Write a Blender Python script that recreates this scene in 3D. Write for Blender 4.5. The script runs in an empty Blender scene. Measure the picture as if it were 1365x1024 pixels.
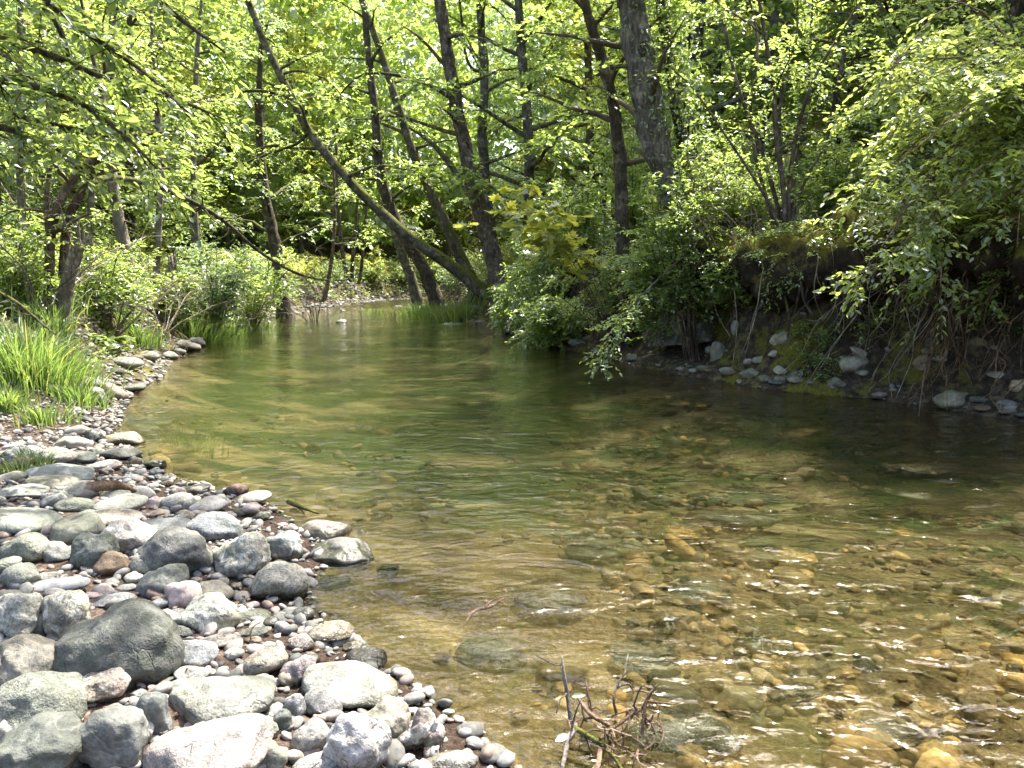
import bpy, math, random
import numpy as np
from mathutils import Vector, Matrix

R = np.random.default_rng(7)
random.seed(7)
S = bpy.context.scene
COL = S.collection
F, CX, CY = 993.0, 682.5, 512.0          # focal length and centre of the 1365x1024 photograph
CAMZ, PITCH = 1.5, math.radians(8.15)
SP, CP = math.sin(PITCH), math.cos(PITCH)

# ------------------------------------------------------------------ helpers
def ray(px, py):
    a, b = (px - CX) / F, (CY - py) / F
    return np.array([a, CP + b * SP, -SP + b * CP])

def at(px, py, Y):
    """point seen at pixel px,py standing Y metres ahead"""
    r = ray(px, py)
    return np.array([0, 0, CAMZ]) + r * (Y / r[1])

def on_plane(px, py, z):
    r = ray(px, py)
    return np.array([0, 0, CAMZ]) + r * ((z - CAMZ) / r[2])

def pix(p):
    d = np.array(p, float) - np.array([0, 0, CAMZ])
    w = d[1] * CP - d[2] * SP
    u = d[1] * SP + d[2] * CP
    w = max(w, 1e-3)
    return CX + F * d[0] / w, CY - F * u / w

def sstep(a, b, x):
    t = np.clip((x - a) / (b - a), 0, 1)
    return t * t * (3 - 2 * t)

def _hash(i, j, k, s):
    n = (i * 73856093) ^ (j * 19349663) ^ (k * 83492791) ^ (s * 2654435)
    n = (n ^ (n >> 13)) * 1274126177
    n = n ^ (n >> 16)
    return (n & 0xFFFF) / 65535.0

def vnoise(p, s=0):
    """value noise, p (n,3) -> -1..1"""
    p = np.asarray(p, float)
    i = np.floor(p).astype(np.int64)
    f = p - i
    f = f * f * (3 - 2 * f)
    out = 0
    for dx in (0, 1):
        for dy in (0, 1):
            for dz in (0, 1):
                w = (f[:, 0] if dx else 1 - f[:, 0]) * (f[:, 1] if dy else 1 - f[:, 1]) * (f[:, 2] if dz else 1 - f[:, 2])
                out = out + w * _hash(i[:, 0] + dx, i[:, 1] + dy, i[:, 2] + dz, s)
    return out * 2 - 1

def fbm(p, oct=3, s=0):
    a, out, f = 1.0, 0, 1.0
    for o in range(oct):
        out = out + a * vnoise(np.asarray(p) * f, s + o * 17)
        a *= .5
        f *= 2.03
    return out

def nrm(v):
    return v / np.maximum(np.linalg.norm(v, axis=-1, keepdims=True), 1e-9)

def mesh(name, V, polys, mat=None, smooth=True):
    """polys: list of int arrays (n,k)"""
    me = bpy.data.meshes.new(name)
    V = np.asarray(V, np.float32)
    me.vertices.add(len(V))
    me.vertices.foreach_set('co', V.ravel())
    polys = [np.asarray(p, np.int32) for p in polys if len(p)]
    nl = sum(p.size for p in polys)
    npl = sum(len(p) for p in polys)
    me.loops.add(nl)
    me.polygons.add(npl)
    me.loops.foreach_set('vertex_index', np.concatenate([p.ravel() for p in polys]))
    st, o = [], 0
    for p in polys:
        st.append(o + np.arange(len(p)) * p.shape[1])
        o += p.size
    me.polygons.foreach_set('loop_start', np.concatenate(st).astype(np.int32))
    me.update(calc_edges=True)
    me.validate()
    if smooth:
        me.polygons.foreach_set('use_smooth', np.ones(npl, bool))
    if mat:
        me.materials.append(mat)
    return me

def link(name, me, parent=None, loc=None):
    o = bpy.data.objects.new(name, me)
    COL.objects.link(o)
    if loc is not None:
        o.location = [float(v) for v in loc]
    if parent:
        o.parent = parent
    return o

LABELS = set()
def tag(o, label=None, cat=None, group=None, kind=None):
    if label:
        o['label'] = label
        LABELS.add(label)
    if cat: o['category'] = cat
    if group: o['group'] = group
    if kind: o['kind'] = kind
    return o

LAND = []       # landmarks the labels lean on: (phrase, pixel x, pixel y)
def landmark(phrase, p):
    x, y = pix(p)
    LAND.append((phrase, x, y))

def where(desc, p, only=None):
    """a label that says what the thing looks like and which landmark it stands by"""
    x, y = pix(p)
    best = sorted((l for l in LAND if only is None or only(l[0])), key=lambda l: math.hypot(l[1] - x, (l[2] - y) * 1.3))
    for l in best[:7]:
        dx, dy = x - l[1], y - l[2]
        if abs(dx) > abs(dy):
            rel = 'just left of' if dx < 0 else 'just right of'
        else:
            rel = 'just behind' if dy < 0 else 'just in front of'
        s = f'{desc} {rel} {l[0]}'
        if s not in LABELS and len(s.split()) <= 16:
            return s
    for i, l in enumerate(best[:6]):
        for m in best[i + 1:7]:
            s = f'{desc} between {l[0]} and {m[0]}'
            if s not in LABELS and len(s.split()) <= 16:
                return s
    for l in best:
        for rel in ('a step left of', 'a step right of', 'farther back behind', 'nearer than'):
            s = f'{desc} {rel} {l[0]}'
            if s not in LABELS and len(s.split()) <= 16:
                return s
    return f'{desc} near {best[0][0]}'

class MB:
    def __init__(self):
        self.V, self.P, self.n = [], {}, 0
    def add(self, V, F):
        F = np.asarray(F)
        self.V.append(np.asarray(V))
        self.P.setdefault(F.shape[1], []).append(F + self.n)
        self.n += len(V)
    def mesh(self, name, mat, smooth=True):
        return mesh(name, np.concatenate(self.V), [np.concatenate(v) for v in self.P.values()], mat, smooth)

def smooth_path(pts, rad, sub=4):
    pts, rad = np.asarray(pts, float), np.asarray(rad, float)
    if len(pts) < 3 or sub < 2:
        return pts, rad
    P = np.vstack([2 * pts[0] - pts[1], pts, 2 * pts[-1] - pts[-2]])
    out, ro = [], []
    for i in range(1, len(P) - 2):
        for t in np.arange(sub) / sub:
            a, b, c, d = P[i - 1], P[i], P[i + 1], P[i + 2]
            out.append(.5 * ((2 * b) + (-a + c) * t + (2 * a - 5 * b + 4 * c - d) * t * t + (-a + 3 * b - 3 * c + d) * t ** 3))
            ro.append(rad[i - 1] * (1 - t) + rad[i] * t)
    out.append(pts[-1]); ro.append(rad[-1])
    return np.array(out), np.array(ro)

def tube(mb, pts, rad, seg=8, lump=0.0, seed=0, cap=True):
    pts, rad = np.asarray(pts, float), np.asarray(rad, float)
    n = len(pts)
    T = nrm(np.gradient(pts, axis=0))
    ref = np.array([1.0, 0, 0]) if abs(T[0][0]) < .8 else np.array([0, 1.0, 0])
    Nn = []
    for t in T:
        ref = ref - t * ref.dot(t)
        ref = ref / max(np.linalg.norm(ref), 1e-9)
        Nn.append(ref)
    Nn = np.array(Nn)
    B = np.cross(T, Nn)
    a = np.arange(seg) * 2 * math.pi / seg
    ring = Nn[:, None, :] * np.cos(a)[None, :, None] + B[:, None, :] * np.sin(a)[None, :, None]
    rr = np.repeat(rad[:, None], seg, 1)
    V = (pts[:, None, :] + ring * rr[..., None]).reshape(-1, 3)
    if lump:
        q = V / np.maximum(rr.reshape(-1, 1) * 1.1, .02)
        k = 1 + lump * (vnoise(q * np.array([1.6, 1.6, .5]), seed) + .5 * vnoise(q * np.array([4, 4, 1.2]), seed + 3))
        V = (pts[:, None, :] + ring * (rr * k.reshape(n, seg))[..., None]).reshape(-1, 3)
    i = np.arange(n - 1)[:, None] * seg
    j = np.arange(seg)[None, :]
    j2 = (j + 1) % seg
    Fq = np.stack([i + j, i + j2, i + seg + j2, i + seg + j], -1).reshape(-1, 4)
    if cap:
        V = np.vstack([V, pts[-1] + T[-1] * rad[-1] * .6])
        e = np.stack([np.arange(seg) + (n - 1) * seg, (np.arange(seg) + 1) % seg + (n - 1) * seg, np.full(seg, n * seg)], -1)
        k = mb.n
        mb.add(V, Fq)
        mb.P.setdefault(3, []).append(e + k)
    else:
        mb.add(V, Fq)

# leaf templates: (verts, faces); y runs along the leaf, z is its upper side
LEAF_OVAL = (np.array([[0, 0, 0], [.22, .3, .07], [.2, .65, .05], [0, 1, -.06], [-.2, .65, .05], [-.22, .3, .07]]), np.array([[0, 1, 2, 3], [0, 3, 4, 5]]))
LEAF_QUAD = (np.array([[0, 0, 0], [.28, .45, .05], [0, 1, -.04], [-.28, .45, .05]]), np.array([[0, 1, 2, 3]]))
_mp = [(0, 0), (.34, -.08), (.28, .12), (.62, .3), (.36, .4), (.4, .72), (.16, .62), (0, 1.0)]
_mv = [(x, y, .1 * abs(x)) for x, y in _mp] + [(-x, y, .1 * abs(x)) for x, y in _mp[-2:0:-1]]
LEAF_MAPLE = (np.array(_mv), np.array([[0, 1, 2, 13], [2, 3, 4, 5], [2, 5, 6, 8], [6, 7, 8, 8], [8, 9, 12, 2], [9, 10, 11, 12], [12, 13, 2, 2]]))
LEAF_MAPLE = (LEAF_MAPLE[0], np.array([[0, 1, 2], [2, 3, 4], [2, 4, 5], [2, 5, 6], [6, 7, 8], [2, 6, 8], [2, 8, 12], [8, 9, 12], [9, 10, 12], [10, 11, 12], [12, 13, 0], [0, 2, 12]]))

def leaves(mb, pos, axis, normal, size, tpl):
    V0, F0 = tpl
    y = nrm(axis)
    z = normal - y * (normal * y).sum(-1, keepdims=True)
    z = nrm(z)
    x = np.cross(y, z)
    M = np.stack([x, y, z], -1)                       # n,3,3
    V = np.einsum('nij,kj->nki', M, V0) * np.asarray(size).reshape(-1, 1, 1) + pos[:, None, :]
    n, k = len(pos), len(V0)
    Fq = F0[None] + (np.arange(n) * k)[:, None, None]
    mb.add(V.reshape(-1, 3), Fq.reshape(-1, F0.shape[1]))

def sprays(mb, P0, D, L, per, size, tpl, rng, tilt=.45, droop=.25):
    """leafy twigs: per leaves along each twig P0 + t*D*L, in a rough plane"""
    n = len(P0)
    t = np.linspace(.12, 1, per)[None, :] + rng.uniform(-.05, .05, (n, per))
    D = nrm(D)
    up = np.array([0, 0, 1.0])
    side = nrm(np.cross(D, up) + 1e-4)
    L = np.asarray(L).reshape(-1, 1)
    pos = P0[:, None, :] + D[:, None, :] * (t * L)[..., None]
    pos[..., 2] -= droop * (t ** 2) * L
    pos += rng.normal(0, .03, pos.shape) * L[..., None]
    sg = np.where(np.arange(per) % 2 == 0, 1.0, -1.0)[None, :, None]
    ax = D[:, None, :] * rng.uniform(.3, 1, (n, per, 1)) + side[:, None, :] * sg * rng.uniform(.4, 1, (n, per, 1)) + rng.normal(0, .25, (n, per, 3))
    ax[..., 2] -= rng.uniform(0, .45, (n, per))
    nr = up + rng.normal(0, tilt, (n, per, 3))
    sz = size * rng.uniform(.6, 1.15, (n, per))
    leaves(mb, pos.reshape(-1, 3), ax.reshape(-1, 3), nr.reshape(-1, 3), sz.ravel(), tpl)

# ------------------------------------------------------------------ materials
def new_mat(name):
    m = bpy.data.materials.new(name)
    m.use_nodes = True
    nt = m.node_tree
    nt.nodes.clear()
    out = nt.nodes.new('ShaderNodeOutputMaterial')
    return m, nt, out

def nd(nt, t, **kw):
    n = nt.nodes.new('ShaderNode' + t)
    for k, v in kw.items():
        if k in n.inputs:
            n.inputs[k].default_value = v
        else:
            setattr(n, k, v)
    return n

def noise(nt, vec, scale, detail=4, rough=.6, dist=0):
    n = nd(nt, 'TexNoise')
    n.inputs['Scale'].default_value = scale
    n.inputs['Detail'].default_value = detail
    n.inputs['Roughness'].default_value = rough
    n.inputs['Distortion'].default_value = dist
    if vec is not None:
        nt.links.new(vec, n.inputs['Vector'])
    return n.outputs['Fac']

def ramp(nt, fac, stops):
    r = nd(nt, 'ValToRGB')
    e = r.color_ramp.elements
    while len(e) > 1:
        e.remove(e[0])
    for i, (p, c) in enumerate(stops):
        el = e[0] if i == 0 else e.new(p)
        el.position = p
        el.color = (*c, 1) if len(c) == 3 else c
    nt.links.new(fac, r.inputs[0])
    return r.outputs[0]

def mixc(nt, fac, a, b, mode='MIX'):
    m = nd(nt, 'Mix')
    m.data_type = 'RGBA'
    m.blend_type = mode
    for s, v in ((m.inputs[0], fac), (m.inputs[6], a), (m.inputs[7], b)):
        if hasattr(v, 'is_output'):
            nt.links.new(v, s)
        else:
            s.default_value = v if not isinstance(v, tuple) else (*v, 1)
    return m.outputs[2]

def math_(nt, op, a, b=None, c=None, clamp=False):
    m = nd(nt, 'Math', operation=op, use_clamp=clamp)
    for s, v in zip(m.inputs, (a, b, c)):
        if v is None: continue
        if hasattr(v, 'is_output'):
            nt.links.new(v, s)
        else:
            s.default_value = v
    return m.outputs[0]

def g(v):
    return (v, v, v)

def leaf_mat(name, refl, trans, vary=.35, gloss=.09, rough=.36, share=.55, straw=0):
    m, nt, out = new_mat(name)
    geo = nd(nt, 'NewGeometry')
    rnd = geo.outputs['Random Per Island']
    v = ramp(nt, rnd, [(0, g(1 - vary)), (.6, g(1.0)), (1, (1 + vary, 1 + vary * .8, 1 - vary * .2))])
    if straw:
        v = mixc(nt, ramp(nt, math_(nt, 'FRACT', math_(nt, 'MULTIPLY', rnd, 17.0)), [(1 - straw, g(0)), (1 - straw + .02, g(1))]), v, (2.6, 1.7, 1.6))
    c1 = mixc(nt, 1.0, refl, v, 'MULTIPLY')
    c2 = mixc(nt, 1.0, trans, v, 'MULTIPLY')
    d = nd(nt, 'BsdfDiffuse'); nt.links.new(c1, d.inputs[0])
    t = nd(nt, 'BsdfTranslucent'); nt.links.new(c2, t.inputs[0])
    mx = nd(nt, 'MixShader'); mx.inputs[0].default_value = share
    nt.links.new(d.outputs[0], mx.inputs[1]); nt.links.new(t.outputs[0], mx.inputs[2])
    gl = nd(nt, 'BsdfGlossy'); gl.inputs['Roughness'].default_value = rough
    gl.inputs[0].default_value = (.9, .95, 1, 1)
    m2 = nd(nt, 'MixShader'); m2.inputs[0].default_value = gloss
    nt.links.new(mx.outputs[0], m2.inputs[1]); nt.links.new(gl.outputs[0], m2.inputs[2])
    nt.links.new(m2.outputs[0], out.inputs[0])
    return m

M = {}
M['leaf_bright'] = leaf_mat('leaf_bright', (.165, .225, .075), (.52, .68, .15))
M['leaf_yellow'] = leaf_mat('leaf_yellow', (.26, .30, .06), (.72, .76, .13))
M['leaf_mid'] = leaf_mat('leaf_mid', (.125, .18, .06), (.44, .58, .13))
M['leaf_cool'] = leaf_mat('leaf_cool', (.15, .21, .11), (.38, .53, .20), gloss=.08)
M['leaf_dark'] = leaf_mat('leaf_dark', (.075, .12, .035), (.28, .40, .07))
M['leaf_bush'] = leaf_mat('leaf_bush', (.20, .27, .08), (.58, .70, .16), gloss=.08, rough=.33)
M['leaf_pale'] = leaf_mat('leaf_pale', (.34, .38, .30), (.40, .46, .25), gloss=.12, rough=.35)
M['grass'] = leaf_mat('grass', (.10, .155, .045), (.23, .36, .08), gloss=.05, straw=.10)
M['grass_dry'] = leaf_mat('grass_dry', (.32, .30, .12), (.5, .5, .14), gloss=.04)
M['litter'] = leaf_mat('litter', (.13, .068, .042), (.08, .04, .018), vary=.6, gloss=.03)
M['litter_pink'] = leaf_mat('litter_pink', (.36, .22, .16), (.12, .06, .03), vary=.5, gloss=.03)

def bark_mat(name, dark, light, moss=0.0, scale=1.0):
    m, nt, out = new_mat(name)
    tc = nd(nt, 'TexCoord')
    mp = nd(nt, 'Mapping'); mp.inputs['Scale'].default_value = (9 * scale, 9 * scale, 2.2 * scale)
    nt.links.new(tc.outputs['Object'], mp.inputs[0])
    n1 = noise(nt, mp.outputs[0], 2.2, 6, .7, .4)
    n2 = noise(nt, tc.outputs['Object'], 3.0, 4)
    c = ramp(nt, n1, [(.32, dark), (.52, tuple((a + b) / 2 for a, b in zip(dark, light))), (.72, light)])
    c = mixc(nt, math_(nt, 'MULTIPLY', ramp(nt, noise(nt, tc.outputs['Object'], 5.5, 5, .65), [(.54, g(0)), (.62, g(1))]), .55), c, tuple(min(1, v * 1.7 + .04) for v in light))
    c = mixc(nt, ramp(nt, n2, [(.40, g(1)), (.56, g(0))]), c, mixc(nt, 1.0, c, (.5, .5, .46), 'MULTIPLY'))
    if moss:
        geo = nd(nt, 'NewGeometry')
        sx = nd(nt, 'SeparateXYZ'); nt.links.new(geo.outputs['Normal'], sx.inputs[0])
        k = math_(nt, 'ADD', math_(nt, 'MULTIPLY', sx.outputs[2], .45), noise(nt, tc.outputs['Object'], 4.0, 5))
        k = ramp(nt, k, [(.72 - moss * .45, g(0)), (.86 - moss * .45, g(1))])
        mc = ramp(nt, noise(nt, tc.outputs['Object'], 30, 3), [(.3, (.045, .06, .010)), (.7, (.17, .17, .022))])
        c = mixc(nt, k, c, mc)
    b = nd(nt, 'BsdfPrincipled'); b.inputs['Roughness'].default_value = .9
    b.inputs['Specular IOR Level'].default_value = .25
    nt.links.new(c, b.inputs['Base Color'])
    bp = nd(nt, 'Bump'); bp.inputs['Strength'].default_value = 1; bp.inputs['Distance'].default_value = .07
    nt.links.new(n1, bp.inputs['Height']); nt.links.new(bp.outputs[0], b.inputs['Normal'])
    nt.links.new(b.outputs[0], out.inputs[0])
    return m

M['bark_grey'] = bark_mat('bark_grey', (.04, .035, .03), (.28, .255, .225), .2)
M['bark_brown'] = bark_mat('bark_brown', (.045, .034, .027), (.27, .21, .165), .08)
M['bark_dark'] = bark_mat('bark_dark', (.03, .025, .02), (.18, .145, .115), .12)
M['bark_moss'] = bark_mat('bark_moss', (.045, .038, .03), (.25, .22, .18), .34)
M['moss_log'] = bark_mat('moss_log', (.03, .03, .015), (.12, .11, .06), .95)
M['bark_pale'] = bark_mat('bark_pale', (.12, .10, .085), (.38, .34, .29), 0)
M['twig'] = bark_mat('twig', (.09, .065, .045), (.30, .23, .17), 0, 3)
M['dead_stem'] = bark_mat('dead_stem', (.34, .26, .18), (.72, .60, .46), 0, 3)
M['stem_rust'] = bark_mat('stem_rust', (.18, .11, .07), (.46, .30, .19), 0, 3)
M['driftwood'] = bark_mat('driftwood', (.26, .155, .10), (.60, .42, .30), 0, 5)

def rock_mat(name, kind):
    """the stone's own colour is the object colour; mottling, veins and specks on top"""
    m, nt, out = new_mat(name)
    tc = nd(nt, 'TexCoord'); oi = nd(nt, 'ObjectInfo')
    geo = nd(nt, 'NewGeometry')
    off = nd(nt, 'VectorMath', operation='SCALE')
    cmb = nd(nt, 'CombineXYZ')
    for i, k in enumerate((37.0, 91.0, 53.0)):
        nt.links.new(math_(nt, 'MULTIPLY', oi.outputs['Random'], k), cmb.inputs[i])
    va = nd(nt, 'VectorMath', operation='ADD')
    nt.links.new(tc.outputs['Object'], va.inputs[0]); nt.links.new(cmb.outputs[0], va.inputs[1])
    sc_ = nd(nt, 'VectorMath', operation='SCALE'); nt.links.new(va.outputs[0], sc_.inputs[0]); nt.links.new(math_(nt, 'MULTIPLY_ADD', oi.outputs['Random'], .9, .55), sc_.inputs['Scale'])
    p = sc_.outputs[0]
    hs = nd(nt, 'HueSaturation'); hs.inputs['Saturation'].default_value = .8; hs.inputs['Value'].default_value = .86
    nt.links.new(oi.outputs['Color'], hs.inputs['Color'])
    base = hs.outputs[0]
    big = noise(nt, p, 5.0, 5, .62, .3)
    mid = noise(nt, p, 22.0, 5, .7)
    fine = noise(nt, p, 110.0, 3, .6)
    c = mixc(nt, 1.0, base, ramp(nt, big, [(.3, (.40, .41, .38)), (.5, (.74, .74, .72)), (.68, (1.02, .98, .88))]), 'MULTIPLY')
    c = mixc(nt, 1.0, c, ramp(nt, mid, [(.30, g(.55)), (.5, g(1.0)), (.70, g(1.3))]), 'MULTIPLY')
    fl, fh = (.80, 1.14) if kind == 'plain' else (.55, 1.3) if kind == 'speckled' else (.7, 1.2)
    c = mixc(nt, 1.0, c, ramp(nt, fine, [(.34, g(fl)), (.5, g(1.0)), (.66, g(fh))]), 'MULTIPLY')
    if kind == 'mottled':
        k = ramp(nt, noise(nt, p, 13, 6, .75, 1.2), [(.50, g(0)), (.58, g(1))])
        c = mixc(nt, math_(nt, 'MULTIPLY', k, .75), c, (.52, .52, .47))
        k = ramp(nt, noise(nt, p, 9, 4, .6, .5), [(.58, g(0)), (.7, g(1))])
        c = mixc(nt, math_(nt, 'MULTIPLY', k, .6), c, (.30, .24, .13))
    if kind == 'speckled':
        vo = nd(nt, 'TexVoronoi'); vo.inputs['Scale'].default_value = 46
        nt.links.new(p, vo.inputs['Vector'])
        k = ramp(nt, vo.outputs['Distance'], [(.10, g(1)), (.26, g(0))])
        k2 = ramp(nt, noise(nt, p, 16, 3), [(.46, g(0)), (.6, g(1))])
        c = mixc(nt, math_(nt, 'MULTIPLY', math_(nt, 'MULTIPLY', k, k2), .75), c, (.07, .07, .065))
    if kind == 'banded':
        wv = nd(nt, 'TexWave'); wv.inputs['Scale'].default_value = 4.5; wv.inputs['Distortion'].default_value = 9; wv.inputs['Detail'].default_value = 4
        wv.bands_direction = 'DIAGONAL'
        nt.links.new(p, wv.inputs['Vector'])
        c = mixc(nt, math_(nt, 'MULTIPLY', ramp(nt, wv.outputs['Fac'], [(.62, g(0)), (.95, g(1))]), .5), c, (.10, .10, .095))
    # pale veins
    vn = math_(nt, 'ABSOLUTE', math_(nt, 'SUBTRACT', noise(nt, p, 3.2, 3, .5, 1.5), .5))
    k = math_(nt, 'MULTIPLY', ramp(nt, vn, [(0, g(1)), (.010, g(0))]), .12)
    c = mixc(nt, k, c, (.55, .53, .48))
    vo2 = nd(nt, 'TexVoronoi', feature='DISTANCE_TO_EDGE'); vo2.inputs['Scale'].default_value = 5.5
    wp = nd(nt, 'VectorMath', operation='MULTIPLY_ADD'); nz = nd(nt, 'TexNoise'); nz.inputs['Scale'].default_value = 6; nz.inputs['Detail'].default_value = 4
    nt.links.new(p, nz.inputs['Vector']); nt.links.new(nz.outputs['Color'], wp.inputs[0]); wp.inputs[1].default_value = (.22, .22, .22); nt.links.new(p, wp.inputs[2])
    nt.links.new(wp.outputs[0], vo2.inputs['Vector'])
    crk = math_(nt, 'MULTIPLY', ramp(nt, vo2.outputs['Distance'], [(0, g(1)), (.022, g(0))]), ramp(nt, noise(nt, p, 4.5, 2), [(.50, g(0)), (.60, g(1))]))
    c = mixc(nt, math_(nt, 'MULTIPLY', crk, .16), c, (.05, .046, .04))
    # a film of algae on some faces, and the wet foot of stones that stand in water
    k = math_(nt, 'MULTIPLY', ramp(nt, noise(nt, p, 7, 4, .6), [(.52, g(0)), (.68, g(1))]), .35)
    c = mixc(nt, k, c, mixc(nt, 1.0, c, (.72, .74, .48), 'MULTIPLY'))
    sx = nd(nt, 'SeparateXYZ'); nt.links.new(geo.outputs['Position'], sx.inputs[0])
    zz = math_(nt, 'ADD', sx.outputs[2], math_(nt, 'MULTIPLY', math_(nt, 'SUBTRACT', mid, .5), .03))
    wet = ramp(nt, zz, [(.045, g(1)), (.075, g(0))])
    c = mixc(nt, wet, c, mixc(nt, 1.0, c, (.34, .33, .27), 'MULTIPLY'))
    b = nd(nt, 'BsdfPrincipled')
    b.inputs['Specular IOR Level'].default_value = .35
    nt.links.new(c, b.inputs['Base Color'])
    nt.links.new(math_(nt, 'MULTIPLY_ADD', wet, -.55, .78), b.inputs['Roughness'])
    h = math_(nt, 'ADD', math_(nt, 'MULTIPLY_ADD', big, 1.6, mid), math_(nt, 'MULTIPLY_ADD', fine, .3, math_(nt, 'MULTIPLY', crk, -.4)))
    bp = nd(nt, 'Bump'); bp.inputs['Strength'].default_value = .55 if kind == 'plain' else .85; bp.inputs['Distance'].default_value = .016
    nt.links.new(h, bp.inputs['Height']); nt.links.new(bp.outputs[0], b.inputs['Normal'])
    nt.links.new(b.outputs[0], out.inputs[0])
    return m

for k in ('plain', 'mottled', 'speckled', 'banded'):
    M['rock_' + k] = rock_mat('rock_' + k, k)

def pebble_mat(name, stops, rough=.75, spec=.35):
    m, nt, out = new_mat(name)
    geo = nd(nt, 'NewGeometry'); tc = nd(nt, 'TexCoord')
    c = ramp(nt, geo.outputs['Random Per Island'], stops)
    n = noise(nt, tc.outputs['Object'], 40, 4, .65)
    c = mixc(nt, 1.0, c, ramp(nt, n, [(.3, g(.6)), (.5, g(1)), (.7, g(1.35))]), 'MULTIPLY')
    b = nd(nt, 'BsdfPrincipled'); b.inputs['Roughness'].default_value = rough
    b.inputs['Specular IOR Level'].default_value = spec
    nt.links.new(c, b.inputs['Base Color']); nt.links.new(b.outputs[0], out.inputs[0])
    return m

M['pebble'] = pebble_mat('pebble', [(0, (.09, .09, .08)), (.3, (.17, .17, .155)), (.55, (.22, .21, .19)), (.75, (.28, .255, .23)), (.88, (.18, .13, .10)), (1, (.37, .35, .33))])
M['bed_stone'] = pebble_mat('bed_stone', [(0, (.04, .036, .018)), (.22, (.24, .155, .065)), (.42, (.07, .062, .03)), (.6, (.36, .22, .085)), (.75, (.12, .11, .06)), (.9, (.58, .34, .10)), (1, (.42, .33, .21))])

def ground_mat():
    m, nt, out = new_mat('earth')
    tc = nd(nt, 'TexCoord'); geo = nd(nt, 'NewGeometry')
    p = geo.outputs['Position']
    sx = nd(nt, 'SeparateXYZ'); nt.links.new(p, sx.inputs[0])
    sn = nd(nt, 'SeparateXYZ'); nt.links.new(geo.outputs['True Normal'], sn.inputs[0])
    X, Y, Z = sx.outputs
    n1 = noise(nt, p, 1.3, 5, .6); n2 = noise(nt, p, 9, 6, .7); n3 = noise(nt, p, 45, 4, .65)
    # bank earth with moss
    earth = ramp(nt, n2, [(.3, (.012, .010, .008)), (.5, (.05, .038, .028)), (.72, (.19, .155, .115))])
    moss = ramp(nt, n3, [(.3, (.035, .04, .008)), (.7, (.19, .17, .025))])
    mk = ramp(nt, math_(nt, 'ADD', math_(nt, 'MULTIPLY', n1, .6), math_(nt, 'MULTIPLY', n2, .4)), [(.5, g(0)), (.57, g(1))])
    bank = mixc(nt, mk, earth, moss)
    # bar: damp sand with reddish litter
    bar = ramp(nt, n3, [(.28, (.03, .02, .015)), (.5, (.08, .055, .041)), (.72, (.17, .128, .10))])
    bar = mixc(nt, ramp(nt, Z, [(.03, g(1)), (.07, g(0))]), bar, mixc(nt, 1.0, bar, (.45, .42, .38), 'MULTIPLY'))
    bk = math_(nt, 'MULTIPLY', ramp(nt, math_(nt, 'MULTIPLY', Z, 1.0), [(.36, g(1)), (.52, g(0))]), ramp(nt, math_(nt, 'MULTIPLY', Y, .1), [(.82, g(1)), (1.0, g(0))]))
    bk = math_(nt, 'MULTIPLY', bk, ramp(nt, math_(nt, 'MULTIPLY', X, .1), [(.2, g(1)), (.25, g(0))]))
    c = mixc(nt, bk, bank, bar)
    # stream bed: gold gravel in the shallows, olive silt and algae where it is deep
    shal = ramp(nt, n3, [(.25, (.065, .046, .022)), (.5, (.16, .11, .052)), (.75, (.34, .24, .125))])
    alg = ramp(nt, n2, [(.3, (.026, .036, .010)), (.55, (.062, .078, .022)), (.75, (.16, .15, .055))])
    bed = mixc(nt, ramp(nt, math_(nt, 'ADD', math_(nt, 'MULTIPLY', math_(nt, 'SUBTRACT', n1, .5), 1.3), math_(nt, 'MULTIPLY', Z, -1.0)), [(.14, g(0)), (.42, g(1))]), shal, alg)
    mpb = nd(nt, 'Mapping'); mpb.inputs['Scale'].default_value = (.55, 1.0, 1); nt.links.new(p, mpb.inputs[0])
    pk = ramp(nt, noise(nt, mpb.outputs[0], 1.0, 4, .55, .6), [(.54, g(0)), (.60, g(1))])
    bed = mixc(nt, math_(nt, 'MULTIPLY', pk, .72), bed, ramp(nt, n3, [(.25, (.24, .17, .085)), (.5, (.44, .32, .165)), (.75, (.62, .48, .28))]))  # pale gold patches painted into the bed in place of sun dapples
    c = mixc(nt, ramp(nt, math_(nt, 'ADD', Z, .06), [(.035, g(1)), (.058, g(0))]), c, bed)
    b = nd(nt, 'BsdfPrincipled'); b.inputs['Roughness'].default_value = .92
    b.inputs['Specular IOR Level'].default_value = .2
    nt.links.new(c, b.inputs['Base Color'])
    bp = nd(nt, 'Bump'); bp.inputs['Strength'].default_value = .8; bp.inputs['Distance'].default_value = .05
    nt.links.new(math_(nt, 'ADD', n2, math_(nt, 'MULTIPLY', n3, .4)), bp.inputs['Height'])
    nt.links.new(bp.outputs[0], b.inputs['Normal'])
    nt.links.new(b.outputs[0], out.inputs[0])
    return m
M['earth'] = ground_mat()

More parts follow.
